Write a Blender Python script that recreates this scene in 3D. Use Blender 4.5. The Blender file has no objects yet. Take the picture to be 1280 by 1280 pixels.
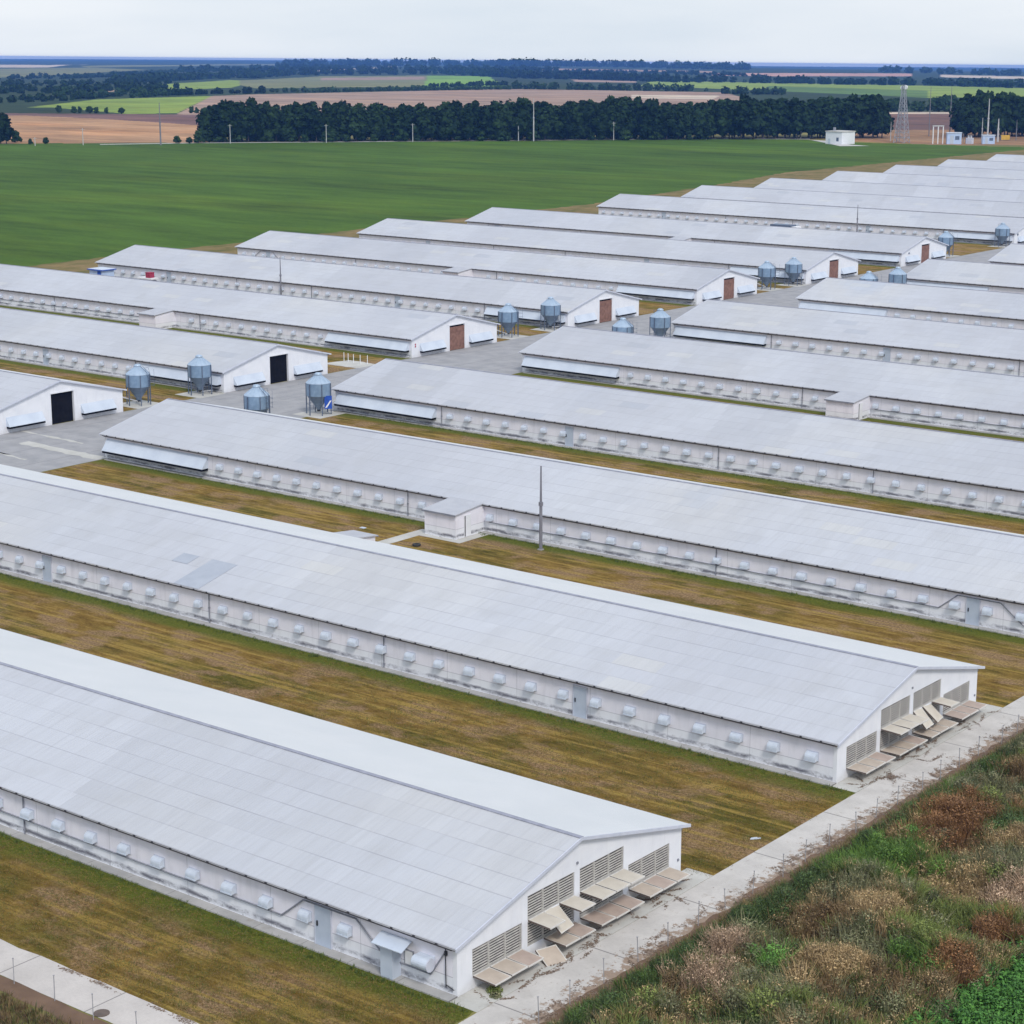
import bpy, math, random
import numpy as np
from mathutils import Vector, noise as mnoise
random.seed(7); rng=np.random.default_rng(7)
S=bpy.context.scene; COL=S.collection
PI=math.pi
# ------------------------------------------------------------------ camera
CAM=np.array([54.2094,-64.7657,42.4307]); PITCH=.233; YAW=.6721; FPX=2536.48
cam=bpy.data.cameras.new('camera'); co=bpy.data.objects.new('camera',cam); COL.objects.link(co)
co.location=CAM; co.rotation_euler=(PI/2-PITCH,0,YAW)
cam.sensor_width=36; cam.lens=FPX/1280*36; cam.clip_start=1; cam.clip_end=60000
S.camera=co
# ------------------------------------------------------------------ helpers
def obj(name,me,parent=None,loc=None,label=None,cat=None,group=None,kind=None):
    o=bpy.data.objects.new(name,me); COL.objects.link(o)
    if parent is not None: o.parent=parent
    if loc is not None: o.location=loc
    if label: o['label']=label
    if cat: o['category']=cat
    if group: o['group']=group
    if kind: o['kind']=kind
    return o
class MB:
    def __init__(s): s.v=[];s.f=[];s.m=[];s.mi=0
    def quad(s,*p):
        n=len(s.v); s.v+= [tuple(q) for q in p]; s.f.append(tuple(range(n,n+len(p)))); s.m.append(s.mi); return s
    def box(s,x0,x1,y0,y1,z0,z1):
        x0,x1=sorted((x0,x1));y0,y1=sorted((y0,y1));z0,z1=sorted((z0,z1))
        n=len(s.v); s.v+=[(x,y,z) for z in(z0,z1) for y in(y0,y1) for x in(x0,x1)]
        for f in((0,2,3,1),(4,5,7,6),(0,1,5,4),(2,6,7,3),(0,4,6,2),(1,3,7,5)): s.f.append(tuple(n+i for i in f)); s.m.append(s.mi)
        return s
    def slab(s,c,t):   # four corners (ccw from above) extruded by vector t
        t=Vector(t); c=[Vector(p) for p in c]; n=len(s.v); k=len(c)
        s.v+=[tuple(p) for p in c]+[tuple(p+t) for p in c]
        s.f.append(tuple(n+i for i in range(k))); s.m.append(s.mi)
        s.f.append(tuple(n+k+i for i in reversed(range(k)))); s.m.append(s.mi)
        for i in range(k): s.f.append((n+i,n+k+i,n+k+(i+1)%k,n+(i+1)%k)); s.m.append(s.mi)
        return s
    def tube(s,a,b,r0,r1=None,n=8,cap=True):
        r1=r0 if r1 is None else r1; a=Vector(a);b=Vector(b);d=(b-a).normalized()
        u=d.orthogonal().normalized(); w=d.cross(u); k=len(s.v)
        for c,r in((a,r0),(b,r1)):
            for i in range(n):
                t=2*PI*i/n; s.v.append(tuple(c+u*(r*math.cos(t))+w*(r*math.sin(t))))
        for i in range(n): s.f.append((k+i,k+(i+1)%n,k+n+(i+1)%n,k+n+i)); s.m.append(s.mi)
        if cap:
            s.f.append(tuple(k+i for i in reversed(range(n)))); s.m.append(s.mi)
            s.f.append(tuple(k+n+i for i in range(n))); s.m.append(s.mi)
        return s
    def lathe(s,prof,n=32):
        k=len(s.v)
        for r,z in prof:
            for i in range(n):
                t=2*PI*i/n; s.v.append((r*math.cos(t),r*math.sin(t),z))
        for j in range(len(prof)-1):
            for i in range(n): s.f.append((k+j*n+i,k+j*n+(i+1)%n,k+(j+1)*n+(i+1)%n,k+(j+1)*n+i)); s.m.append(s.mi)
        return s
    def mesh(s,name,mats,smooth=False):
        me=bpy.data.meshes.new(name); me.from_pydata(s.v,[],s.f)
        mats=mats if isinstance(mats,(list,tuple)) else [mats]
        for m in mats: me.materials.append(m)
        me.polygons.foreach_set('material_index',s.m)
        if smooth: me.polygons.foreach_set('use_smooth',[True]*len(s.f))
        me.update(); return me
def npmesh(name,V,F4,mat,col=None,smooth=False):
    me=bpy.data.meshes.new(name); V=np.asarray(V,dtype=np.float32); F4=np.asarray(F4,dtype=np.int32)
    nf,k=F4.shape
    me.vertices.add(len(V)); me.vertices.foreach_set('co',V.ravel())
    me.loops.add(nf*k); me.loops.foreach_set('vertex_index',F4.ravel())
    me.polygons.add(nf); me.polygons.foreach_set('loop_start',np.arange(0,nf*k,k,dtype=np.int32))
    me.update(calc_edges=True)
    if col is not None:
        a=me.color_attributes.new('col','FLOAT_COLOR','POINT')
        c=np.ones((len(V),4),dtype=np.float32); c[:,:3]=col; a.data.foreach_set('color',c.ravel())
    if smooth: me.polygons.foreach_set('use_smooth',np.ones(nf,dtype=bool))
    me.materials.append(mat); return me
# ------------------------------------------------------------------ materials
class NT:
    def __init__(s,name):
        m=bpy.data.materials.new(name); m.use_nodes=True; s.m=m; s.t=m.node_tree; s.n=s.t.nodes; s.l=s.t.links
        s.b=s.n['Principled BSDF']; s.b.inputs['Roughness'].default_value=.8
    def add(s,typ,**k):
        n=s.n.new(typ)
        for a,v in k.items():
            if a in n.inputs.keys(): 
                if hasattr(v,'is_output'): s.l.new(v,n.inputs[a])
                else: n.inputs[a].default_value=v
            else: setattr(n,a,v)
        return n
    def sep(s,coord): return s.add('ShaderNodeSeparateXYZ',Vector=coord)
    def math(s,op,a,b=None,c=None,clamp=False):
        n=s.n.new('ShaderNodeMath'); n.operation=op; n.use_clamp=clamp
        for i,v in enumerate((a,b,c)):
            if v is None: continue
            if hasattr(v,'is_output'): s.l.new(v,n.inputs[i])
            else: n.inputs[i].default_value=v
        return n.outputs[0]
    def mix(s,f,a,b,blend='MIX'):
        n=s.n.new('ShaderNodeMix'); n.data_type='RGBA'; n.blend_type=blend; n.clamp_factor=True
        for i,v in ((0,f),(6,a),(7,b)):
            if hasattr(v,'is_output'): s.l.new(v,n.inputs[i])
            elif i==0: n.inputs[0].default_value=v
            else: n.inputs[i].default_value=(*v,1) if len(v)==3 else v
        return n.outputs[2]
    def ramp(s,f,stops):
        n=s.n.new('ShaderNodeValToRGB'); e=n.color_ramp.elements
        while len(e)<len(stops): e.new(.5)
        for i,(p,c) in enumerate(stops):
            e[i].position=p; e[i].color=(*c,1) if not isinstance(c,(int,float)) else (c,c,c,1)
        s.l.new(f,n.inputs[0]); return n.outputs[0]
    def noise(s,vec,scale,detail=3,rough=.55,w=None):
        n=s.n.new('ShaderNodeTexNoise'); n.inputs['Scale'].default_value=scale; n.inputs['Detail'].default_value=detail; n.inputs['Roughness'].default_value=rough
        if w is not None: n.noise_dimensions='4D'; s.l.new(w,n.inputs['W'])
        if vec is not None: s.l.new(vec,n.inputs['Vector'])
        return n.outputs[0]
    def mapv(s,vec,scale=(1,1,1),rot=(0,0,0),loc=(0,0,0)):
        n=s.n.new('ShaderNodeMapping'); s.l.new(vec,n.inputs[0]); n.inputs['Scale'].default_value=scale; n.inputs['Rotation'].default_value=rot; n.inputs['Location'].default_value=loc
        return n.outputs[0]
    def obco(s): return s.add('ShaderNodeTexCoord').outputs['Object']
    def pos(s): return s.add('ShaderNodeNewGeometry').outputs['Position']
    def rnd(s): return s.add('ShaderNodeObjectInfo').outputs['Random']
    def out(s,col,rough=None,metal=None,bump=None,bdist=.05,bstr=.5):
        if isinstance(rough,float) and rough>=.89: s.b.inputs['Specular IOR Level'].default_value=.08
        if hasattr(col,'is_output'): s.l.new(col,s.b.inputs['Base Color'])
        else: s.b.inputs['Base Color'].default_value=(*col,1)
        if rough is not None:
            if hasattr(rough,'is_output'): s.l.new(rough,s.b.inputs['Roughness'])
            else: s.b.inputs['Roughness'].default_value=rough
        if metal is not None: s.b.inputs['Metallic'].default_value=metal
        if bump is not None:
            b=s.add('ShaderNodeBump',Height=bump,Distance=bdist,Strength=bstr); s.l.new(b.outputs[0],s.b.inputs['Normal'])
        return s.m
def mottled(name,c0,c1,scale=2.,rough=.8,metal=0,detail=4,bump=0):
    t=NT(name); v=t.obco(); f=t.noise(v,scale,detail); c=t.mix(t.ramp(f,[(.3,0.),(.7,1.)]),c0,c1)
    return t.out(c,rough,metal,bump=f if bump else None,bdist=bump or .05)
def mat_roof():
    t=NT('roof_sheet'); v=t.obco(); s=t.sep(v); w=t.math('MULTIPLY',t.rnd(),37.)
    # rows along the slope, sheets along the ridge
    y=t.math('SUBTRACT',9.,t.math('ABSOLUTE',t.math('SUBTRACT',s.outputs[1],9.)))   # 0 at wall .. 9 at ridge
    row=t.math('DIVIDE',t.math('ADD',y,.4),1.345); rf=t.math('FRACT',row); ri=t.math('FLOOR',row)
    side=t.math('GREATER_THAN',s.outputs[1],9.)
    ri=t.math('ADD',ri,t.math('MULTIPLY',side,20.))
    offs=t.math('MULTIPLY',t.math('FRACT',t.math('MULTIPLY',ri,.37)),1.1)
    cx=t.math('FLOOR',t.math('DIVIDE',t.math('ADD',s.outputs[0],offs),1.13))
    cxf=t.math('FRACT',t.math('DIVIDE',t.math('ADD',s.outputs[0],offs),1.13))
    cx3=t.math('FLOOR',t.math('DIVIDE',cx,3.))
    cv=t.add('ShaderNodeCombineXYZ',X=cx,Y=ri,Z=0.).outputs[0]; cv3=t.add('ShaderNodeCombineXYZ',X=cx3,Y=ri,Z=3.).outputs[0]
    def wn(vec,woff):
        n=t.n.new('ShaderNodeTexWhiteNoise'); n.noise_dimensions='4D'; t.l.new(vec,n.inputs['Vector']); t.l.new(t.math('ADD',w,woff),n.inputs['W']); return n.outputs[0]
    r1=wn(cv,0.); r3=wn(cv3,5.)
    big=t.noise(t.mapv(cv,(.042,.045,.1)),1.,2,w=w)
    cx9=t.math('FLOOR',t.math('DIVIDE',t.math('ADD',cx,t.math('MULTIPLY',ri,.35)),8.)); r9=wn(t.add('ShaderNodeCombineXYZ',X=cx9,Y=side,Z=9.).outputs[0],11.)        # batches of sheets
    col=t.ramp(big,[(.30,(.465,.490,.545)),(.44,(.51,.525,.57)),(.55,(.545,.565,.61)),(.66,(.57,.575,.585)),(.72,(.48,.52,.59))])
    m=t.math('ADD',t.math('ADD',t.math('MULTIPLY',r1,.035),t.math('MULTIPLY',r9,.12)),t.math('ADD',t.math('MULTIPLY',r3,.055),.865))
    col=t.mix(1.,col,t.add('ShaderNodeCombineColor',Red=m,Green=m,Blue=m).outputs[0],'MULTIPLY')
    # a few odd replacement sheets
    odd=t.math('MULTIPLY',t.math('GREATER_THAN',r3,.978),.4); col=t.mix(odd,col,(.62,.61,.56))
    odd2=t.math('MULTIPLY',t.math('LESS_THAN',r3,.012),.4); col=t.mix(odd2,col,(.36,.40,.47))
    # weather streaks down the slope
    st=t.noise(t.mapv(v,(5.,.35,.35)),1.,3,w=w); col=t.mix(t.ramp(st,[(.45,0.),(.75,.30)]),col,(.36,.365,.38))
    dirt=t.noise(v,.35,4,w=w); col=t.mix(t.ramp(dirt,[(.5,0.),(.75,.32)]),col,(.39,.39,.39))
    # overlaps between rows
    seam=t.math('LESS_THAN',rf,.05); sn=t.noise(t.mapv(v,(.25,1.,1.)),1.,3,w=w)
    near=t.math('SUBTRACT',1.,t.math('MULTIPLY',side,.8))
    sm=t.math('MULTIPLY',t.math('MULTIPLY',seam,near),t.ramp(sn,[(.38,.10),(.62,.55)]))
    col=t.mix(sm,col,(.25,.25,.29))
    vs=t.math('MULTIPLY',t.math('LESS_THAN',cxf,.04),.10); col=t.mix(vs,col,(.3,.3,.33))
    corr=t.math('SINE',t.math('MULTIPLY',s.outputs[0],2*PI/.2))
    hb=t.math('ADD',t.math('MULTIPLY',corr,.012),t.math('MULTIPLY',rf,-.02))
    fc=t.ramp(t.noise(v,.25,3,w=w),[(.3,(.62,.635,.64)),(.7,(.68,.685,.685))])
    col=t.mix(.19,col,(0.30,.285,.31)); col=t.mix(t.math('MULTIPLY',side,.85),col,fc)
    return t.out(col,.5,bump=hb,bdist=1.,bstr=.25)
def mat_wall():
    t=NT('wall_panel'); v=t.obco(); s=t.sep(v); w=t.math('MULTIPLY',t.rnd(),51.); z=s.outputs[2]
    f=t.noise(v,.6,4,w=w); col=t.mix(t.ramp(f,[(.35,0.),(.7,1.)]),(.82,.80,.865),(.73,.725,.80))
    lo=t.ramp(t.math('DIVIDE',z,.9),[(.97,1.),(1.,0.)]); col=t.mix(t.math('MULTIPLY',lo,.6),col,(.76,.79,.82))
    line=t.math('LESS_THAN',t.math('ABSOLUTE',t.math('SUBTRACT',z,.9)),.025); col=t.mix(t.math('MULTIPLY',line,.45),col,(.25,.25,.3))
    xm=t.math('FRACT',t.math('DIVIDE',s.outputs[0],5.9)); jl=t.math('LESS_THAN',xm,.006); col=t.mix(t.math('MULTIPLY',jl,.5),col,(.28,.28,.32))
    # drips below the vents and dark damp line above the plinth
    dr=t.noise(t.mapv(v,(2.2,1.,.35)),1.,4,w=w); col=t.mix(t.ramp(dr,[(.52,0.),(.8,.32)]),col,(.42,.41,.45))
    dl=t.noise(t.mapv(v,(.8,1.,3.)),1.,5,.65,w=w)
    zz=t.math('ABSOLUTE',t.math('SUBTRACT',z,t.math('ADD',.10,t.math('MULTIPLY',dl,.36))))
    band=t.ramp(t.math('DIVIDE',zz,.20),[(.25,1.),(1.,0.)]); n2=t.noise(t.mapv(v,(.45,1.,1.)),1.,5,.7,w=w)
    col=t.mix(t.math('MULTIPLY',band,t.ramp(n2,[(.42,.12),(.56,.9)])),col,(.10,.10,.125))
    sp=t.noise(t.mapv(v,(5.,1.,8.)),1.,3,w=w); low=t.ramp(t.math('DIVIDE',z,.55),[(.5,1.),(1.,0.)])
    col=t.mix(t.math('MULTIPLY',low,t.ramp(sp,[(.55,0.),(.68,.6)])),col,(.16,.15,.16))
    return t.out(col,.85,bump=f,bdist=.01)
def mat_gable():
    t=NT('white_gable_paint'); v=t.obco(); s=t.sep(v); f=t.noise(v,.8,4); col=t.mix(t.ramp(f,[(.35,0.),(.75,1.)]),(.80,.81,.85),(.72,.735,.79))
    dr=t.noise(t.mapv(v,(1.,2.5,.3)),1.,4); col=t.mix(t.ramp(dr,[(.56,0.),(.85,.3)]),col,(.5,.5,.52))
    low=t.ramp(t.math('DIVIDE',s.outputs[2],.5),[(.1,.5),(1.,0.)]); col=t.mix(t.math('MULTIPLY',low,t.noise(v,3.,3)),col,(.4,.39,.38))
    return t.out(col,.7)
def mat_concrete(name,a,b,joint=0,brown=0,stain=.5):
    t=NT(name); v=t.pos(); f=t.noise(v,.5,5); col=t.mix(t.ramp(f,[(.35,0.),(.65,1.)]),a,b)
    g=t.noise(v,6.,4,.7); col=t.mix(t.ramp(g,[(.45,0.),(.75,.25)]),col,tuple(x*.6 for x in a))
    d=t.noise(v,.9,6,.65); col=t.mix(t.ramp(d,[(.58,0.),(.72,stain)]),col,(.27,.24,.21))
    if joint:
        s=t.sep(v); jx=t.math('LESS_THAN',t.math('FRACT',t.math('DIVIDE',s.outputs[0 if joint>0 else 1],abs(joint))),.012)
        col=t.mix(t.math('MULTIPLY',jx,.7),col,(.15,.14,.14))
    if brown:
        h=t.noise(v,1.7,6,.72); xs_=t.sep(v).outputs[0]; mk=t.ramp(t.math('DIVIDE',t.math('SUBTRACT',xs_,2.9),1.6),[(0.,0.),(1.,.26)])
        col=t.mix(t.ramp(t.math('ADD',h,mk),[(.62,0.),(.68,.9)]),col,t.mix(g,(.20,.135,.095),(.36,.27,.20)))
    return t.out(col,.9,bump=g,bdist=.01)
def mat_strip():
    t=NT('mown_dry_grass'); v=t.obco(); s=t.sep(v); p=t.pos()
    yy=s.outputs[1]                      # 0 at the far wall of the near barn .. 1 at the near wall of the next
    wv=t.add('ShaderNodeVectorMath',operation='ADD'); t.l.new(t.mapv(p,(.03,.12,1.)),wv.inputs[0]); wv.inputs[1].default_value=(3,1,0)
    big=t.noise(t.mapv(p,(.09,.22,1.)),1.,5,.6)
    mid=t.noise(t.mapv(p,(.55,1.5,1.),rot=(0,0,.12)),1.,5,.65)
    fine=t.noise(p,5.5,5,.85)
    col=t.ramp(mid,[(.30,(.11,.062,.014)),(.42,(.20,.115,.026)),(.54,(.27,.16,.040)),(.68,(.40,.27,.085))])
    grn=t.ramp(mid,[(.3,(.045,.055,.008)),(.55,(.105,.10,.014)),(.75,(.19,.16,.028))])
    col=t.mix(t.ramp(big,[(.38,.85),(.56,.12)]),col,grn)
    pink=t.noise(t.mapv(p,(.22,.3,1.),loc=(7,3,0)),1.,4,.6)
    col=t.mix(t.ramp(pink,[(.48,0.),(.58,.9)]),col,t.mix(t.ramp(fine,[(.35,0.),(.65,1.)]),(.14,.08,.035),(.44,.29,.17)))
    # mowing lines along the barns
    ml=t.noise(t.mapv(p,(.09,1.9,1.)),1.,3,.6); col=t.mix(t.ramp(ml,[(.50,0.),(.62,.75)]),col,(.40,.275,.07))
    edge=t.math('ADD',yy,t.math('MULTIPLY',t.math('SUBTRACT',t.noise(t.mapv(p,(.25,.6,1.)),1.,4),.5),1.6))
    e=t.ramp(t.math('SUBTRACT',edge,13.0),[(0.,0.),(.9,1.)])
    col=t.mix(t.math('MULTIPLY',e,.92),col,t.mix(fine,(.055,.095,.008),(.16,.205,.024)))
    e2=t.ramp(t.math('SUBTRACT',edge,12.4),[(0.,0.),(1.,1.)])
    col=t.mix(t.math('MULTIPLY',e2,.35),col,(.12,.12,.02))
    col=t.mix(t.ramp(fine,[(.3,.65),(.52,0.)]),col,(.05,.035,.010))
    col=t.mix(t.ramp(fine,[(.54,0.),(.72,.5)]),col,(.42,.32,.13))
    hh=t.math('ADD',fine,t.math('MULTIPLY',mid,2.))
    return t.out(col,.95,bump=hh,bdist=.14,bstr=.9)
def mat_attr(name,rough=.9,var=.3,vscale=.004,fine=.03,bump=0):
    t=NT(name); a=t.n.new('ShaderNodeVertexColor'); a.layer_name='col'
    return t,a.outputs[0]
def mat_ground():
    t=NT('fields_and_ground'); a=t.n.new('ShaderNodeVertexColor'); a.layer_name='col'; p=t.pos(); c=a.outputs[0]
    n1=t.noise(t.mapv(p,(.008,.025,.01),rot=(0,0,-.75)),1.,5,.6); n2=t.noise(t.mapv(p,(.03,.16,.03),rot=(0,0,-.72)),1.,4,.65); n3=t.noise(p,.8,4,.7)
    m=t.math('ADD',t.math('ADD',t.math('MULTIPLY',n1,1.5),t.math('MULTIPLY',n2,1.5)),t.math('MULTIPLY',n3,.7))
    m=t.math('SUBTRACT',m,.80)
    c=t.mix(1.,c,t.add('ShaderNodeCombineColor',Red=m,Green=m,Blue=m).outputs[0],'MULTIPLY')
    yel=t.noise(t.mapv(p,(.012,.03,.01),rot=(0,0,-.6),loc=(4,9,0)),1.,4,.6)
    c=t.mix(t.ramp(yel,[(.48,0.),(.70,.32)]),c,t.mix(1.,c,(1.9,1.35,.9),'MULTIPLY'))
    return t.out(c,1.0,bump=n3,bdist=.15,bstr=.6)
def mat_leafattr(name,rough=.75,trans=.15):
    t=NT(name); a=t.n.new('ShaderNodeVertexColor'); a.layer_name='col'
    t.b.inputs['Subsurface Weight'].default_value=0
    return t.out(a.outputs[0],rough)
def mat_crown(name,c0,c1):
    t=NT(name); v=t.obco(); f=t.noise(v,.35,3); r=t.rnd(); k=t.math('ADD',t.math('MULTIPLY',f,.8),t.math('MULTIPLY',r,.35))
    return t.out(t.mix(t.ramp(k,[(.3,0.),(.85,1.)]),c0,c1),.9)
M={}
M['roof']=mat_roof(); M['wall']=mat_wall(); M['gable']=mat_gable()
M['apron']=mat_concrete('concrete_apron',(.44,.43,.42),(.34,.335,.33),joint=3.1,stain=.6)
M['road']=mat_concrete('concrete_road',(.57,.54,.51),(.47,.445,.42),joint=-7.3,brown=1,stain=.35)
M['roadx']=mat_concrete('concrete_track',(.56,.52,.49),(.48,.445,.42),joint=6.05,stain=.25)
M['yard']=mat_concrete('concrete_yard',(.37,.365,.375),(.30,.30,.31),joint=6.,stain=.25)
M['pad']=mat_concrete('pale_concrete_pad',(.55,.54,.51),(.46,.45,.42),stain=.4)
M['fas']=mottled('pale_trim_metal',(.60,.62,.70),(.50,.53,.62),2.)
M['aroof']=mottled('annex_roof_sheet',(.46,.47,.51),(.40,.41,.45),1.)
M['patch']=mottled('grey_roof_sheet',(.40,.43,.49),(.35,.38,.44),1.)
M['tower']=mottled('tower_steel',(.36,.37,.42),(.26,.27,.31),.5)
M['cap']=mottled('ridge_metal',(.34,.35,.42),(.24,.25,.31),2.)
M['eave']=mottled('eave_board',(.36,.31,.29),(.22,.19,.18),1.5)
M['eavedark']=mottled('eave_shade_and_bracket',(.055,.05,.06),(.03,.03,.035),2.)
M['vent']=mottled('vent_hood_plastic',(.62,.68,.77),(.52,.58,.68),2.5,.45)
M['ventdark']=mottled('vent_mouth_shade',(.10,.11,.13),(.05,.055,.07),4.)
M['dark']=mottled('fan_shade_and_dark_fittings',(.035,.037,.045),(.02,.02,.026),3.)
M['slat']=mottled('louvre_slat',(.52,.50,.47),(.36,.345,.33),3.,.6)
M['board']=mottled('flap_board',(.55,.47,.39),(.42,.35,.29),1.1)
M['board2']=mottled('flap_board_pink',(.50,.40,.34),(.38,.30,.26),1.1)
M['boardpale']=mottled('flap_board_pale',(.62,.57,.49),(.52,.47,.40),1.1)
M['frame']=mottled('flap_frame',(.72,.70,.66),(.5,.48,.45),2.)
M['edge']=mottled('flap_hinge_side',(.15,.11,.09),(.09,.07,.06),2.)
M['door']=mottled('blue_grey_door',(.50,.56,.66),(.42,.48,.58),1.5,.6)
M['rust']=mottled('brown_gate_boards',(.30,.16,.12),(.17,.085,.065),2.2)
M['black']=mottled('opening_shade_and_glass',(.006,.006,.009),(.012,.012,.015),2.,.95)
M['hood']=mottled('hood_sheet',(.58,.64,.73),(.50,.56,.66),.7,.5)
M['pipe']=mottled('grey_pipe',(.27,.28,.32),(.18,.19,.23),3.)
M['galv']=mottled('galvanised_steel',(.27,.38,.52),(.16,.25,.38),1.3,.42,.25)
M['galvd']=mottled('galvanised_hopper',(.19,.25,.34),(.12,.17,.24),1.5,.5,.25)
M['galvp']=mottled('galvanised_roof',(.44,.54,.66),(.32,.42,.54),1.3,.4,.25)
M['leg']=mottled('silo_leg_steel',(.14,.18,.26),(.09,.12,.18),2.,.5,.3)
M['steel']=mottled('mast_steel',(.23,.23,.26),(.15,.15,.18),.5)
M['concpost']=mottled('pale_post',(.55,.55,.56),(.40,.40,.41),1.)
M['post']=mottled('weathered_post',(.36,.36,.38),(.25,.25,.27),3.)
M['blue']=mottled('blue_tarp',(.02,.10,.50),(.015,.06,.35),3.)
M['bluew']=mottled('pale_blue_paint',(.50,.62,.85),(.40,.52,.75),1.)
M['white']=mottled('white_paint',(.80,.81,.84),(.70,.71,.75),1.5)
M['red']=mottled('red_paint',(.38,.03,.07),(.25,.02,.05),2.)
M['yellow']=mottled('yellow_paint',(.65,.42,.05),(.5,.3,.04),1.)
M['rubber']=mottled('black_rubber',(.02,.02,.02),(.03,.03,.03),3.)
M['grass']=mat_strip(); M['ground']=mat_ground()
M['leaf']=mat_leafattr('weed_leaves'); M['grassblade']=mat_leafattr('grass_blades')
M['crown']=mat_crown('dark_tree_foliage',(.006,.018,.009),(.030,.060,.020))
M['crown2']=mat_crown('green_tree_foliage',(.016,.040,.015),(.045,.085,.025))
M['trunk']=mottled('tree_bark',(.07,.055,.045),(.04,.03,.025),1.)
M['dirt']=mottled('bare_dirt',(.20,.13,.09),(.13,.085,.06),.8,.95)
# ------------------------------------------------------------------ ground and far terrain
FWD=np.array([-math.sin(YAW),math.cos(YAW)]); RGT=np.array([math.cos(YAW),math.sin(YAW)])
def sst(x): x=np.clip(x,0,1); return x*x*(3-2*x)
def terr(x,y):
    x=np.asarray(x,float);y=np.asarray(y,float); dx=x-CAM[0];dy=y-CAM[1]
    a=dx*FWD[0]+dy*FWD[1]; b=dx*RGT[0]+dy*RGT[1]; D=np.hypot(dx,dy); az=np.arctan2(b,np.maximum(np.abs(a),1))
    az=np.where(a<0,az*0.3,az)
    s=.0133+.0088*np.clip(az,-.6,.6)
    e=np.maximum(D-860,0); e=np.where(e<400,e*e/800,e-200)
    k=sst((D-1300)/1500)
    und=np.sin(x/420+1.3)*np.cos(y/610+.4)*2.+np.sin(x/1700+y/1300)*4*sst((D-2500)/4000)+np.sin((x-.6*y)/900+2)*2
    return -s*e*1.0+und*k
def gp(px,py):      # photo pixel (1280 px frame) -> point on the terrain
    f3=np.array([-math.sin(YAW)*math.cos(PITCH),math.cos(YAW)*math.cos(PITCH),-math.sin(PITCH)]); r3=np.array([math.cos(YAW),math.sin(YAW),0]); u3=np.cross(r3,f3)
    d=f3+r3*(px-640)/FPX-u3*(py-639.6)/FPX
    lo=100.;
    ts=np.geomspace(100,20000,900); P=CAM[None]+ts[:,None]*d[None]
    h=P[:,2]-terr(P[:,0],P[:,1]); i=np.argmax(h<0)
    if not (h<0).any(): return np.array([P[-1,0],P[-1,1]])
    a,b=ts[max(i-1,0)],ts[i]
    for _ in range(30):
        m=(a+b)/2; q=CAM+m*d
        if q[2]>terr(q[0],q[1]): a=m
        else: b=m
    q=CAM+b*d; return q[:2]
def inpoly(X,Y,P):
    r=np.zeros(X.shape,bool); n=len(P)
    for i in range(n):
        x0,y0=P[i]; x1,y1=P[(i+1)%n]
        c=((y0>Y)!=(y1>Y))&(X<(x1-x0)*(Y-y0)/((y1-y0)+1e-12)+x0); r^=c
    return r
GREEN=(.058,.108,.012); MAUVE=(.30,.215,.165); TAN=(.42,.27,.17); YG=(.20,.27,.055); OLV=(.17,.18,.085); BG=(.17,.30,.05); PALE=(.50,.42,.33); BRN=(.14,.085,.07); WOOD=(.030,.050,.022); STUB=(.36,.215,.12)
fields=[
 ([(-60,86),(110,84),(186,87),(80,93),(-60,99)],OLV),([(-60,80),(60,81),(110,80),(60,84),(-60,84)],PALE),
 ([(390,87.5),(495,82),(495,84),(395,89)],PALE),([(672,85),(890,88.5),(890,91),(672,86.8)],MAUVE),([(890,91),(1140,91.5),(1140,95),(960,95),(890,94)],(.45,.27,.22)),
 ([(1175,93),(1400,98),(1400,101),(1175,96)],PALE),([(100,82),(250,80),(400,79.5),(250,82),(110,84)],OLV),
 ([(190,112),(185,106),(288,99.5),(315,101),(312,104),(290,109),(207,113)],YG),([(125,114),(180,108.5),(180,110),(130,115.5)],MAUVE),
 ([(300,100),(400,95),(535,94),(530,108),(320,110),(300,106)],OLV),([(535,94),(612,95),(632,107),(528,109)],BG),([(400,97),(530,95.5),(530,99),(400,100)],MAUVE),
 ([(715,99),(795,101),(795,103),(720,102)],MAUVE),([(815,100.5),(960,103),(1120,106),(1420,113),(1420,119),(1160,122),(1100,119),(960,113),(800,107)],YG),
 ([(960,107),(1160,113),(1160,122),(1100,119),(960,113)],(.10,.17,.05)),
 ([(32,134),(120,124),(265,119.5),(222,141),(160,142),(65,134)],YG),
 ([(222,142),(265,119.5),(320,117.5),(640,111),(905,115),(960,130),(890,140),(640,150),(260,160)],MAUVE),([(790,118),(900,119),(890,124),(790,122)],PALE),
 ([(-80,140),(0,141),(255,143),(255,165),(-80,165)],(.16,.095,.085)),([(-80,144),(30,144),(125,148),(260,157),(260,179),(-80,184)],STUB),
 ([(1100,139.5),(1212,139.5),(1212,142.5),(1100,142.5)],PALE),([(1100,142),(1320,142),(1320,170),(1100,170)],BRN),([(1060,163),(1320,160),(1320,181),(1180,181),(1060,176)],(.26,.16,.09)),
]
fp=[(np.array([gp(*q) for q in P]),c) for P,c in fields]
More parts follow.
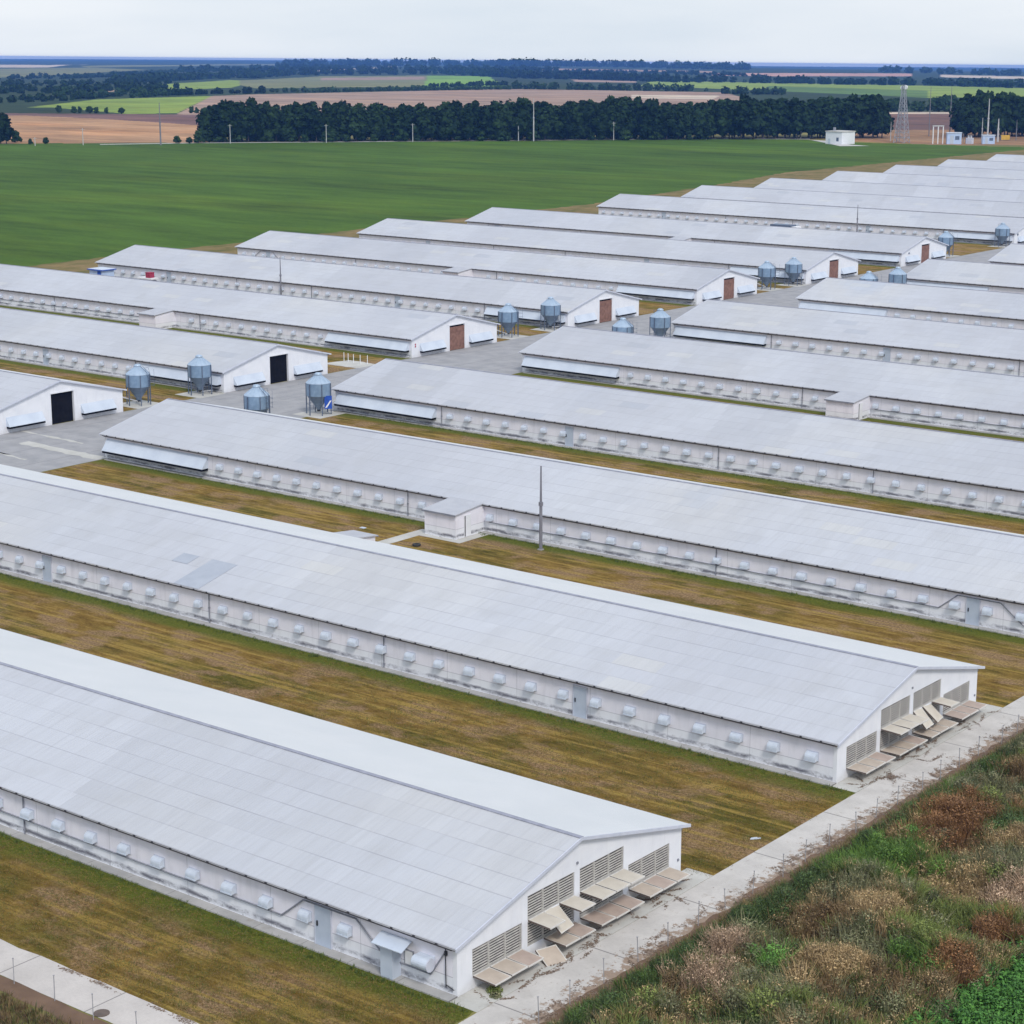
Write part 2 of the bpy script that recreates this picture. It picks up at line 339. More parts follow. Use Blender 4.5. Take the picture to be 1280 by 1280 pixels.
# crop field beside the farm (world coordinates)
CROP=np.array([(-231,-400),(-231,640),(-274,656),(-341,646),(-385,656),(-451,572),(-539,487),(-600,428),(-900,100),(-900,-400)])
angs=np.concatenate([np.linspace(-PI,-.42,60,endpoint=False),np.linspace(-.42,.42,760),np.linspace(.42,PI,60)[1:-1]])
Ds=np.concatenate([np.geomspace(3,300,40)[:-1],np.geomspace(300,700,80)[:-1],np.geomspace(700,2200,250)[:-1],np.geomspace(2200,15000,170)])
AA,DD=np.meshgrid(angs,Ds)
lim=1500+13500*sst((1.15-np.abs(AA))/.45); DD=np.where(DD>900,900+(DD-900)*(lim-900)/14100,DD)
X=CAM[0]+DD*(np.cos(AA)*FWD[0]+np.sin(AA)*RGT[0]); Y=CAM[1]+DD*(np.cos(AA)*FWD[1]+np.sin(AA)*RGT[1]); Z=terr(X,Y)
colr=np.zeros(X.shape+(3,)); colr[:]=WOOD
DDm=DD<900; colr[DDm]=(.17,.155,.055)
for P,c in fp:
    P2=P; m=inpoly(X,Y,P2)&(DD>640); colr[m]=c
m=inpoly(X,Y,CROP); colr[m]=GREEN
m=(X>5)&(DD<400); colr[m]=(.06,.055,.025)
# darker and lighter green bands inside the crop
n=X.shape[1]; nr=X.shape[0]
V=np.stack([X.ravel(),Y.ravel(),Z.ravel()],1)
ii=np.arange(nr-1)[:,None]*n; jj=np.arange(n)[None]; j2=(jj+1)%n
F=np.stack([ii+jj,ii+n+jj,ii+n+j2,ii+j2],-1).reshape(-1,4)[:, ::-1]
me=npmesh('ground',V,F,M['ground'],colr.reshape(-1,3),smooth=True)
obj('ground',me,kind='structure')
def sheet(name,x0,x1,y0,y1,z,mat,**k):
    b=MB(); b.box(0,x1-x0,0,y1-y0,0,z); me=b.mesh(name,mat)
    return obj(name,me,loc=(x0,y0,0),kind='structure',**k)
def ragged(name,pts,z,mat,amp=.15,step=.6,loc=(0,0)):   # flat sheet with an irregular outline
    out=[]
    for i in range(len(pts)):
        a=Vector(pts[i]); b=Vector(pts[(i+1)%len(pts)]); L=(b-a).length; k=max(1,int(L/step)); nn=Vector((b.y-a.y,a.x-b.x)).normalized()
        for j in range(k):
            p=a.lerp(b,j/k); w=mnoise.noise(Vector((p.x*.9,p.y*.9,z*50)))+.6*mnoise.noise(Vector((p.x*2.7,p.y*2.7,3))); p=p+nn*(w*amp) 
            out.append((p.x-loc[0],p.y-loc[1],z))
    me=bpy.data.meshes.new(name)
    import bmesh
    bm=bmesh.new(); f=bm.faces.new([bm.verts.new(p) for p in out]); bmesh.ops.triangulate(bm,faces=[f]); bm.normal_update()
    for f in bm.faces:
        if f.normal.z<0: f.normal_flip()
    bm.to_mesh(me); bm.free(); me.materials.append(mat)
    return obj(name,me,loc=(loc[0],loc[1],0),kind='structure')
BY={1:-.6,2:33.5,3:67.9,4:102.0,5:136.6,6:170.9,7:204.9,8:238.8,9:271.1}
AY={1:68.3,2:102.1,3:136.3,4:170.8,5:204.8,6:238.7,7:272.9,8:320.8,9:355.9,10:388.7,11:423.6,12:457.2,13:489.8,14:522.7,15:556}
XR0,XR1=-104.3,0.; XA0,XA1=-226.8,-122.8
# grass strips (between successive barns)
ys=sorted(BY.values())
ragged('grass',[(-230,-27.5),(1.5,-27.5),(1.5,-16.),(-230,-16.)],.004,M['grass'],loc=(0,-30))
for i,y in enumerate([-16.8]+ys):
    y0=y+17.4 if i else -9.7; y1=ys[i] if i<len(ys) else y+34
    x1=1.65 if i else 1.5
    g=ragged('grass',[(XR0+.3,y0),(x1,y0),(x1,y1),(XR0+.3,y1)],.004,M['grass'],amp=.22,loc=(0,y1-15.6))
ya=sorted(AY.values())
for i in range(-1,len(ya)-1):
    y0=(ya[i]+17.9) if i>=0 else 20; y1=ya[i+1]
    ragged('grass',[(XA0-3,y0),(XA1-.2,y0),(XA1-.2,y1),(XA0-3,y1)],.004,M['grass'],amp=.2,loc=(0,y1-15.6))
t=NT('field_margin_soil'); p=t.pos(); f=t.noise(t.mapv(p,(.25,.12,1.)),1.,5,.65); f2=t.noise(p,1.3,4,.7)
mm=t.out(t.mix(t.ramp(f2,[(.4,0.),(.7,.4)]),t.ramp(f,[(.3,(.09,.10,.025)),(.5,(.20,.15,.06)),(.7,(.30,.20,.10))]),(.12,.12,.03)),.95,bump=f2,bdist=.1)
ragged('field_margin',[(-250.5,20),(-250,350),(-262,430),(-272,480),(-268,640),(-262,652),(-226.9,652),(-226.9,20)],.03,mm,amp=1.3,step=1.8)
sheet('yard_road',XA1-.0,XR0+.1,18,600,.012,M['yard'])
# paler worn streaks on the yard
for (a,b,c,d) in [(-117.5,-104.4,67.2,68.6),(-122.6,-112,71.6,72.0),(-118,-110,62.6,63.1)]:
    ragged('pavement',[(a,c),(b,c-.4),(b,d-.4),(a,d)],.018,M['pad'],amp=.35,step=.9)
sheet('front_road',1.62,4.55,-2.5,320,.010,M['road'])
for k in (1,2,3,4,5): sheet('pavement',.02,1.6,BY[k]-.55,BY[k]+18.6,.016,M['pad'])
ragged('side_road',[(-230,-12.),(4.5,-12.),(4.5,-9.6),(-230,-9.6)],.02,M['roadx'],amp=.10,step=1.5)
sheet('path',-59.25,-57.95,54,65.2,.014,M['pad'])
sheet('pavement',-58.3,-53.4,63.3,67.2,.018,M['pad'])
ragged('verge',[(-230,-13.1),(4.4,-13.1),(4.4,-12.05),(-230,-12.05)],.006,M['dirt'],amp=.25,step=.8)
ragged('verge',[(4.3,-2),(5.6,-2),(5.6,150),(4.3,150)],.014,M['dirt'],amp=.32,step=.5)
# ------------------------------------------------------------------ barns
SL=.2457
def rt(u): u=u if u<=9 else 18-u; return 2.57+SL*(u+.4)      # roof top height
def barn_meshes(sx,L):
    """sx=-1: fan gable at local x=0 and barn runs to -x; sx=+1 runs to +x."""
    R={}
    X=lambda u: sx*u
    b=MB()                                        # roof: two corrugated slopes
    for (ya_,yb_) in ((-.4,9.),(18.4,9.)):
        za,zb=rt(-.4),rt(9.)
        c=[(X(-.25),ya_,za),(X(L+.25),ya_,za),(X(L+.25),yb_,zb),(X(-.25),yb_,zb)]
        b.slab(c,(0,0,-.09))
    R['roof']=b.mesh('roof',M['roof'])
    b=MB()
    for s in(-1,1):
        c=[(X(-.28),9,rt(9)+.05),(X(L+.28),9,rt(9)+.05),(X(L+.28),9+s*.13,rt(9)+.05-.13*SL),(X(-.28),9+s*.13,rt(9)+.05-.13*SL)]
        b.slab(c,(0,0,-.035))
    R['ridge']=b.mesh('ridge_cap',M['cap'])
    R['verge']=[]
    for x in(-.31,L+.25):                         # verge trim on both gables
        b=MB()
        for (ya_,yb_) in ((-.42,9.),(18.42,9.)):
            za,zb=rt(-.42)+.02,rt(9.)+.02
            c=[(X(x),ya_,za),(X(x+.06),ya_,za),(X(x+.06),yb_,zb),(X(x),yb_,zb)]; b.slab(c,(0,0,-.17))
        R['verge'].append(b.mesh('verge_trim',M['fas']))
    b=MB()
    for y0,y1 in((-.13,-.003),(18.003,18.13)):
        b.mi=0; b.box(X(.0),X(L),y0,y1,2.28,2.5)
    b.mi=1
    for y0,y1 in((-.37,-.14),(18.14,18.37)): b.box(X(.02),X(L-.02),y0,y1,2.40,2.455)  # dark strip paints in the shadow under the eave, along with a gutter
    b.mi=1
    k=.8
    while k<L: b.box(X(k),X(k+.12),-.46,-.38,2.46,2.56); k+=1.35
    R['eave']=b.mesh('eave_board',[M['eave'],M['eavedark']])
    b=MB(); b.box(X(.26),X(L-.26),0,.22,0,2.56); b.box(X(.26),X(L-.26),17.78,18,0,2.56)
    R['wall']=b.mesh('wall',M['wall'])
    b=MB(); b.box(X(-.02),X(L-.5),-.62,-.002,0,.075)
    R['apron']=b.mesh('plinth',M['apron'])
    def prism(b,u0,u1,z0,z1,xa,xb):
        # part of a gable wall; z1 None -> up to the roof
        if z1 is not None: b.box(xa,xb,u0,u1,z0,z1); return
        us=[u0,u1] if not(u0<9<u1) else [u0,9,u1]
        for a,c in zip(us[:-1],us[1:]):
            ta,tc=rt(a)-.1,rt(c)-.1
            b.slab([(xa,a,z0),(xa,c,z0),(xa,c,tc),(xa,a,ta)],(xb-xa,0,0))
    op=[(1.07,4.72,.62,1.95,0),(5.13,8.79,.55,3.12,1),(9.21,12.87,.55,3.12,1),(13.28,16.93,.62,1.95,0)]
    b=MB(); cur=0.; xa,xb=X(0),X(.25)
    for u0,u1,z0,z1,d in op:
        prism(b,cur,u0,0,None,xa,xb); prism(b,u0,u1,0,z0,xa,xb); prism(b,u0,u1,z1,None,xa,xb)
        if d: prism(b,u0,u1,1.80,1.90,xa,xb)
        cur=u1
    prism(b,cur,18,0,None,xa,xb)
    R['fan_gable']=b.mesh('gable_wall',M['gable'])
    b=MB(); xa,xb=X(L-.25),X(L)
    dc=9.35 if True else 9
    for u0,u1,z0,z1 in [(0,dc-1.6,0,None),(dc-1.6,dc+1.6,3.45,None),(dc+1.6,18,0,None)]: prism(b,u0,u1,z0,z1,xa,xb)
    R['door_gable']=b.mesh('gable_wall',M['gable'])
    b=MB(); b.box(X(L-.40),X(L-.27),dc-1.7,dc+1.7,0,3.55); R['doorway']=b.mesh('doorway',M['black'])  # black panel stands in for the unlit barn interior
    b=MB()
    for i in range(2):
        u0=dc-1.6+i*1.6
        for j in range(8): b.box(X(L-.10),X(L-.04),u0+.01+j*.2,u0+.2+j*.2-.01,.05,3.2)
        b.box(X(L-.04),X(L-.0),u0+.04,u0+1.56,.5,.62); b.box(X(L-.04),X(L-.0),u0+.04,u0+1.56,2.5,2.62)
    R['gate']=b.mesh('gate',M['rust'])
    b=MB(); b.box(X(L),X(L+.05),dc-1.75,dc-1.6,0,3.45);b.box(X(L),X(L+.05),dc+1.6,dc+1.75,0,3.45);b.box(X(L),X(L+.07),dc-1.75,dc+1.75,3.45,3.62)
    R['doorframe']=b.mesh('door_frame',M['gable'])
    # sloping light-trap hoods
    def hood(b,p0,p1,out,ztop,zbot,d):
        p0=Vector(p0);p1=Vector(p1);out=Vector(out)
        a=p0+Vector((0,0,ztop));c=p1+Vector((0,0,ztop)); e=p1+out*d+Vector((0,0,zbot)); f=p0+out*d+Vector((0,0,zbot))
        b.mi=0; b.slab([a,c,e,f],(0,0,-.04))
        for q0,q1 in((a,f),(c,e)):
            w=(p1-p0).normalized()*.03*(1 if q0 is a else -1)
            low=Vector((q0.x,q0.y,zbot-.02)); b.slab([q0-Vector((0,0,.04)),q1-Vector((0,0,.04)),low],w)
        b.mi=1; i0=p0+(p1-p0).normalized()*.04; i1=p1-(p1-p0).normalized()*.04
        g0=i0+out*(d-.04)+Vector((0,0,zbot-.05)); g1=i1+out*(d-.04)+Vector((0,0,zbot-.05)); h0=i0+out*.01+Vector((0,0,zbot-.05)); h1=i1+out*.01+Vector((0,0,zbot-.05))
        b.slab([g0,g1,h1,h0],(0,0,-.20))  # black slab paints the shade in the gap under the hood sheet
        return b
    b=MB(); hood(b,(X(L-15.2),0,0),(X(L-.45),0,0),(0,-1,0),2.12,1.02,.85); R['side_hood']=b.mesh('air_inlet_hood',[M['hood'],M['black']])
    R['gable_hoods']=[]
    for u0,u1 in((1.6,6.5),(11.9,16.6)):
        b=MB(); hood(b,(X(L),u0,0),(X(L),u1,0),(sx,0,0),1.75,.78,.6); R['gable_hoods'].append(b.mesh('air_inlet_hood',[M['hood'],M['black']]))
    # louvre panels 1.2 wide
    def louvre(h):
        b=MB(); w=1.205
        b.mi=0
        for y in (0,w-.05): b.box(X(.03),X(.09),y,y+.05,0,h)
        for z in (0,h-.05): b.box(X(.03),X(.09),.05,w-.05,z,z+.05)
        k=.08
        while k<h-.08:
            b.slab([(X(.035),.05,k),(X(.035),w-.05,k),(X(.075),w-.05,k+.018),(X(.075),.05,k+.018)],(0,0,.042)); k+=.135
        b.mi=1; b.box(X(.16),X(.20),0,w,0,h)  # dark plate stands in for the unlit fan interior behind the slats
        return b.mesh('louvre_panel',[M['slat'],M['dark']])
    R['lou']={h:louvre(h) for h in (1.33,1.22,1.25)}
    return R
def flap_mesh(sx,mat):
    b=MB(); W=1.16; D=1.32
    b.mi=1
    b.box(0,-sx*D,0,.05,-.055,.012);b.box(0,-sx*D,W-.05,W,-.055,.012);b.box(-sx*(D-.05),-sx*D,.05,W-.05,-.055,.012);b.box(0,-sx*.05,.05,W-.05,-.055,.012)
    b.mi=0; b.box(-sx*.05,-sx*(D-.05),.05,W-.05,-.04,-.005)
    b.mi=2; b.box(0,-sx*D*.99,-.012,0,-.06,.02)
    return b.mesh('fan_flap',[mat,M['frame'],M['edge']])
def vent_mesh():
    b=MB(); pr=[(0,.28),(-.11,.28),(-.21,.255),(-.30,.20),(-.365,.12),(-.40,.02),(-.41,-.1),(-.40,-.24)]; w=.36
    b.mi=0
    for i in range(len(pr)-1):
        (ya_,za),(yb_,zb)=pr[i],pr[i+1]; b.quad((-w,ya_,za),(-w,yb_,zb),(w,yb_,zb),(w,ya_,za))
    for s in(-1,1):
        p=[(s*w,y,z) for y,z in pr]+[(s*w,0,-.24)]
        b.quad(*(p if s>0 else p[::-1]))
    b.box(-w-.02,w+.02,-.445,-.40,-.26,-.20)
    b.mi=1; b.quad((-w,0,-.2),(w,0,-.2),(w,-.42,-.2),(-w,-.42,-.2))  # dark sheet paints the shade inside the open hood bottom
    b.mi=2; b.box(-w-.05,w+.05,-.025,-.001,-.30,.34)
    return b.mesh('vent_hood',[M['vent'],M['ventdark'],M['fas']])
VENT=vent_mesh()
b=MB(); b.mi=0; b.box(-.5,.5,-.06,-.003,.08,2.08); b.mi=1; b.box(-.55,-.5,-.08,-.003,.08,2.15);b.box(.5,.55,-.08,-.003,.08,2.15);b.box(-.55,.55,-.08,-.003,2.08,2.15)
DOOR=b.mesh('side_door',[M['door'],M['fas']])
b=MB(); b.tube((-.36,-.1,1.1),(-.36,-.1,1.3),.03); b.box(-.4,-.32,-.09,-.06,1.05,1.32); HANDLE=b.mesh('door_handle',M['dark'])
b=MB(); b.tube((0,-.07,.1),(0,-.07,2.45),.045,n=6); b.box(-.07,.07,-.12,-.02,1.2,1.28); b.box(-.07,.07,-.12,-.02,.3,.38); DOWN=b.mesh('downpipe',M['pipe'])
def polypipe(name,pts,r=.04):
    b=MB()
    for a,c in zip(pts[:-1],pts[1:]): b.tube(a,c,r,n=6)
    return b.mesh(name,M['pipe'])
def annex(parent,sx,side):
    # small service annex, side=-1 near wall (y=0), +1 far wall (y=18)
    y0=0 if side<0 else 18; dp=3.9 if side<0 else 3.2; yo=y0+side*dp; X=lambda u:sx*u
    b=MB(); u0,u1=(54.4,57.9) if side<0 else (55.2,57.7)
    ys_,ye=sorted((y0+side*.003,yo)); 
    lo,hi=(2.2,2.56) if side<0 else (2.56,2.2)
    b.box(X(u0),X(u1),ys_,ye,0,2.10)
    b.slab([(X(u0),ys_,2.10),(X(u1),ys_,2.10),(X(u1),ys_,lo-.1),(X(u0),ys_,lo-.1)],(0,.02,0))
    for u in (u0,u1-.0001):
        b.slab([(X(u),ys_,2.10),(X(u),ye,2.10),(X(u),ye,hi-.1),(X(u),ys_,lo-.1)],(X(.02)*(1 if u==u0 else -1),0,0))
    an=obj('annex',b.mesh('annex',M['wall']),parent)
    b=MB(); oy=yo+side*.2
    zo=2.24 if side<0 else 2.12; zi=2.62 if side<0 else 2.45
    yi=y0-side*.38
    b.slab([(X(u0-.14),yi,zi+.06),(X(u1+.14),yi,zi+.06),(X(u1+.14),oy,zo),(X(u0-.14),oy,zo)],(0,0,-.09))
    obj('roof',b.mesh('annex_roof',M['aroof']),an)
    b=MB(); ye_=sorted((oy,oy+side*.05)); b.box(X(u0-.14),X(u1+.14),ye_[0],ye_[1],zo-.16,zo-.02); obj('fascia',b.mesh('fascia',M['pipe']),an)
    b=MB(); xx=X(u0); s=-sx
    yd=sorted((yo-side*1.1,yo-side*2.0)); b.mi=0; b.box(xx+s*.003,xx+s*.05,yd[0],yd[1],.05,1.95); b.mi=1; b.box(xx+s*.05,xx+s*.07,yd[0]+.05,yd[0]+.15,.1,1.9)
    obj('door',b.mesh('annex_door',[M['white'],M['dark']]),an)
BM={'B':barn_meshes(-1,104.3),'A':barn_meshes(1,104.0)}
FL={(-1,k):flap_mesh(-1,M[k]) for k in('board','board2','boardpale')}
G_BARN='poultry barns standing in parallel rows'
def barn(kind,num,label,vents=True,detail=0,doordark=False,gate=True):
    sx=-1 if kind=='B' else 1; L=104.3 if kind=='B' else 104.; R=BM[kind]
    x0=0. if kind=='B' else XA0; y0=(BY if kind=='B' else AY)[num]
    root=obj('poultry_barn',None,loc=(x0,y0,0),label=label,cat='barn',group=G_BARN)
    root.empty_display_size=2
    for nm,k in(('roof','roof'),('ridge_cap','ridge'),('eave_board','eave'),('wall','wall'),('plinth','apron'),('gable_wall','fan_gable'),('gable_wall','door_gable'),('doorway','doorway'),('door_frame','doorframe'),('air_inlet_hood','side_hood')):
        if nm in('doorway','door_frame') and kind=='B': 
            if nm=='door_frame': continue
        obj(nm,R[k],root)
    for q in R['verge']: obj('verge_trim',q,root)
    if kind=='A':
        for h in R['gable_hoods']: obj('air_inlet_hood',h,root)
        if gate: obj('gate',R['gate'],root)
    odd=num%2==1
    annexable = (kind=='B' and num<=8) or (kind=='A' and num<=8)
    if vents:
        u=1.6+(0.3 if (odd and num>1) else 0)
        i=0
        while u<88.2:
            skip=(odd and 54.0<u<59.8) or (num==1 and kind=='B' and u<5)
            if not skip:
                v=obj('air_vent',VENT,root,loc=(sx*u,0,1.36+random.uniform(-.02,.02))); v.rotation_euler=(0,0,random.uniform(-.05,.05)); v.scale=(random.uniform(.84,1.06),random.uniform(.72,.92),random.uniform(.80,.95))
            u+=2.59; i+=1
        for du in ([18.45,70.8] if not odd else [8.25]):
            d=obj('side_door',DOOR,root,loc=(sx*du,0,0)); obj('door_handle',HANDLE,d)
        for du in ([52.3,35.1,88.3] if not odd else [30.5,63.2]): obj('downpipe',DOWN,root,loc=(sx*du,0,0))
    if annexable: annex(root,sx,-1 if odd else 1)
    if vents and odd:
        z=-.07
        pts=[(sx*53.8,z,.95),(sx*11.0,z,.92),(sx*9.5,z,2.12),(sx*6.1,z,2.12),(sx*4.3,z,.75)]
        if num==1: pts+=[(sx*1.5,z,.72),(sx*.65,z,2.05)]
        else: pts+=[(sx*.4,z,.75)]
        obj('wall_pipe',polypipe('wall_pipe',pts),root)
    return root
def roof_patch(root,pts,name='roof_patch'):
    b=MB(); b.slab([(x,y,rt(y)+.03) for x,y in pts],(0,0,-.025)); o=obj(name,b.mesh(name,M['patch']),root); o['label']='darker grey replacement sheets'
def fan_wall(root,style):
    tiers=[(1.07,0,.62,1.33,0),(5.13,1,.55,1.25,0),(5.13,1,1.90,1.22,1),(9.21,2,.55,1.25,0),(9.21,2,1.90,1.22,1),(13.28,3,.62,1.33,0)]
    for u0,g,z0,h,tier in tiers:
        for i in range(3):
            obj('louvre_panel',BM['B']['lou'][h],root,loc=(0,u0+.015+i*1.21,z0))
            tilt=random.uniform(.0,.05); roll=0; off=(0,0,0)
            mk='boardpale' if tier else random.choice(['board','board2','board2'])
            if style==1 and g==1 and tier==1 and i==1: tilt=.75; mk='boardpale'; roll=.10
            if style==1 and g==1 and tier==0 and i==0: tilt=.42; roll=-.32; off=(.35,.1,-.12); mk='board'
            if style==2 and g==2 and tier==1 and i in(0,1): tilt=.82-.1*i; roll=.08+.1*i; mk='boardpale'
            f=obj('fan_flap',FL[(-1,mk)],root,loc=(.02+off[0],u0+.03+i*1.21+off[1],z0+.02+off[2])); f.rotation_euler=(0,tilt,roll)
            if style==1 and g==1 and tier==0 and i==0: f['label']='flap board that has dropped askew to the ground'
            elif tilt>.5: f['label']='flap board hanging steeply down'
    b=MB(); 
    for u,z in((8.98,3.45),(17.7,.7)): b.box(-.0,.06,u-.06,u+.06,z,z+.12)
    obj('lamp',b.mesh('lamp',M['pipe']),root)
ORD={1:'first',2:'second',3:'third',4:'fourth',5:'fifth',6:'sixth',7:'seventh',8:'eighth',9:'ninth'}
BL={1:'nearest grey roofed poultry barn with louvred gable and tin canopy on its side wall',
2:'poultry barn second from the bottom with louvred gable and dark grey roof patch',
3:'poultry barn whose small side annex is reached by a concrete path beside the tall mast',
4:'poultry barn whose left end stands beside the silo with the blue tarpaulin',
5:'poultry barn with a small side annex near the right edge of the photo',
6:'poultry barn right of the road whose left end stands beside the third silo pair',
7:'poultry barn whose left roof tip lies just below the fourth brown gate',
8:'poultry barn whose left roof tip touches the silo below the fifth brown gate',
9:'farthest poultry barn right of the road, only its roof tip at the right edge'}
for k in range(1,10):
    r=barn('B',k,BL[k],vents=k<=7)
    if k<=5: fan_wall(r,k)
    if k==2: roof_patch(r,[(-58.9,2.35),(-57.2,2.35),(-57.2,3.65),(-58.9,3.65)]); roof_patch(r,[(-55.75,-.36),(-53.1,-.36),(-53.1,3.65),(-55.75,3.65)])
    if k==1:
        # porch with canopy, narrow door, drum vent
        b=MB(); b.slab([(-4.5,-.05,2.0),(-2.65,-.05,2.0),(-2.5,-.95,1.78),(-4.35,-.95,1.78)],(0,0,-.04))
        cp=obj('canopy',b.mesh('canopy',M['hood']),r)
        b=MB(); b.box(-4.05,-3.4,-.62,-.58,.05,1.8); b.box(-3.4,-3.36,-.62,-.01,.05,1.8); b.box(-4.09,-4.05,-.62,-.01,.05,1.8); obj('porch_screen',b.mesh('porch_screen',M['hood']),r)
        b=MB(); b.box(-3.1,-2.55,-.07,-.003,.75,1.5); b.mi=1; b.box(-3.05,-2.6,-.08,-.07,.8,1.45); obj('hatch',b.mesh('hatch',[M['pipe'],M['white']]),r)
        b=MB(); b.tube((-2.2,-.36,1.32),(-1.3,-.36,1.32),.30,n=20); b.box(-2.2,-1.3,-.36,-.0,1.06,1.60); b.mi=1; b.tube((-1.3,-.36,1.32),(-1.25,-.36,1.32),.32,n=20); obj('drum_vent',b.mesh('drum_vent',[M['vent'],M['fas']]),r)
        b=MB(); b.tube((-.62,-.07,2.2),(-.6,-.07,.35),.025,n=6); b.box(-.68,-.55,-.1,-.0,1.9,2.1); b.tube((-.6,-.09,.5),(-.1,-.09,.35),.02,n=6); obj('cable',b.mesh('cable',M['dark']),r)
AL={1:'poultry barn cut by the left edge, dark open doorway between two white hoods',
2:'poultry barn with a dark open doorway behind the two leftmost hopper silos',
3:'poultry barn with brown gate and small side annex, crossing the left photo edge',
4:'poultry barn with brown gate, red box and blue kiosk beside its far end',
5:'poultry barn with brown gate, second from the left along the crop field edge',
6:'poultry barn with brown gate between the fourth silo pair and the crop field',
7:'poultry barn with the farthest brown gate, standing before the wide gap',
8:'poultry barn just beyond the wide gap, its wall dotted with vents',
9:'poultry barn roof first behind the barn beyond the wide gap',10:'poultry barn roof second behind the barn beyond the wide gap',
11:'poultry barn roof third behind the barn beyond the wide gap',12:'poultry barn roof fourth behind the barn beyond the wide gap',
13:'poultry barn roof fifth behind the barn beyond the wide gap',14:'poultry barn roof at the upper right edge, last of the stepped row',
15:'outermost poultry barn roof beyond the stepped row at the right edge'}
AR={}
for k in range(1,16): AR[k]=barn('A',k,AL[k],vents=k in(2,3,4,5,6,8) or k==7,gate=k>2)
for k,(u,z,s) in {3:(.7,1.6,.16),7:(2.8,2.3,.16),8:(1.45,2.2,.22)}.items():
    b=MB(); 
    if k==3:
        b.mi=0; b.box(104.0,104.03,u-.16,u+.16,z-.3,z+.3); b.mi=1; b.box(104.03,104.04,u-.12,u+.12,z-.25,z-.03); b.box(104.03,104.04,u-.12,u+.12,z+.03,z+.24)
        obj('sign',b.mesh('sign',[M['white'],M['red']]),AR[k])
    else: b.tube((104.0,u,z),(104.12,u,z),s,n=14); obj('round_vent',b.mesh('round_vent',M['leg']),AR[k])
b=MB(); b.box(54.35,54.4,-3.1,-2.4,1.55,2.0); obj('sign',b.mesh('sign',M['red']),AR[3])
# ------------------------------------------------------------------ silos
def silo_meshes():
    R={}; r=1.36
    pr=[]; z=2.15; k=0
    while z<=3.60: pr.append((r+(.018 if k%2 else 0),z)); z+=.0725; k+=1
    R['tank']=MB().lathe(pr,40).mesh('tank',M['galv'],True)
    b=MB(); b.lathe([(r+.05,3.58),(r+.05,3.62),(.40,4.42),(.40,4.55)],24)
    for i in range(12):
        t=2*PI*i/12; c,s_=math.cos(t),math.sin(t); b.tube((c*(r+.04),s_*(r+.04),3.64),(c*.4,s_*.4,4.44),.022,n=4,cap=False)
    R['roof']=b.mesh('roof',M['galvp'])
    R['lid']=MB().lathe([(.43,4.52),(.45,4.6),(.25,4.74),(0.,4.78)],20).mesh('lid',M['galvp'],True)
    R['hopper']=MB().lathe([(r-.02,2.16),(.22,.62),(.22,.5),(0.,.5)],32).mesh('hopper',M['galvd'],True)
    R['boot']=MB().tube((0,0,.3),(0,0,.52),.2,n=12).mesh('outlet_boot',M['rubber'])
    R['leg']=MB().box(-.05,.05,-.05,.05,0,3.55).mesh('leg',M['leg'])
    b=MB()
    for i in range(6):
        a=2*PI*(i+.5)/6; c=2*PI*(i+1.5)/6; b.tube((1.42*math.cos(a),1.42*math.sin(a),1.15),(1.42*math.cos(c),1.42*math.sin(c),1.15),.022,n=4)
    R['brace']=b.mesh('brace',M['leg'])
    b=MB()
    for y in(-.2,.2): b.tube((0,y,.3),(0,y,3.7),.025,n=5); b.tube((0,y,3.7),(-.95,y,4.5),.025,n=5)
    z=.5
    while z<3.7: b.tube((0,-.2,z),(0,.2,z),.018,n=4); z+=.3
    for z in (2.4,2.9,3.4):
        pts=[(0.0,-.35,z),(.35,-.38,z),(.62,-.2,z),(.68,0,z),(.62,.2,z),(.35,.38,z),(0,.35,z)]
        for a,c in zip(pts[:-1],pts[1:]): b.tube(a,c,.018,n=4)
    b.tube((.68,0,2.4),(.68,0,4.3),.015,n=4); b.tube((.0,-.35,3.4),(-.3,-.35,4.4),.015,n=4); b.tube((0,.35,3.4),(-.3,.35,4.4),.015,n=4); b.tube((-.3,-.35,4.4),(-.3,.35,4.4),.015,n=4)
    R['ladder']=b.mesh('ladder',M['leg'])
    return R
SM=silo_meshes()
SILO=[(-125.0,90.6,1,'hopper silo nearest the left edge, standing behind the first white gable',1.),
(-124.5,99.8,1,'hopper silo left of the second dark doorway, at the corner of its barn',1.),
(-104.1,89.3,-1,'hopper silo half hidden behind a roof, right of the leftmost pair',1.),
(-104.4,99.3,-1,'hopper silo with a blue tarpaulin beside its legs',1.),
(-125.0,159.6,1,'hopper silo at the far corner of the barn with the nearest brown gate',1.),
(-124.6,169.0,1,'hopper silo left of the second brown gate, against the side wall',1.),
(-103.6,157.6,-1,'hopper silo of which only the tank top shows right of the second brown gate',1.),
(-104.9,168.4,-1,'hopper silo at the left roof corner below the third brown gate',1.),
(-124.9,229.2,1,'hopper silo right of the third brown gate, at the white gable corner',1.),
(-124.4,237.1,1,'hopper silo left of the fourth brown gate, against the side wall',1.),
(-104.2,226.6,-1,'hopper silo top peeping over the roof below the fourth and fifth gates',1.),
(-103.4,234.9,-1,'hopper silo over the roof right of the smaller silo top',1.),
(-125.2,295.3,1,'hopper silo right of the fifth brown gate',1.),
(-124.4,318.6,1,'farthest hopper silo near the right edge',1.)]
SO=[]
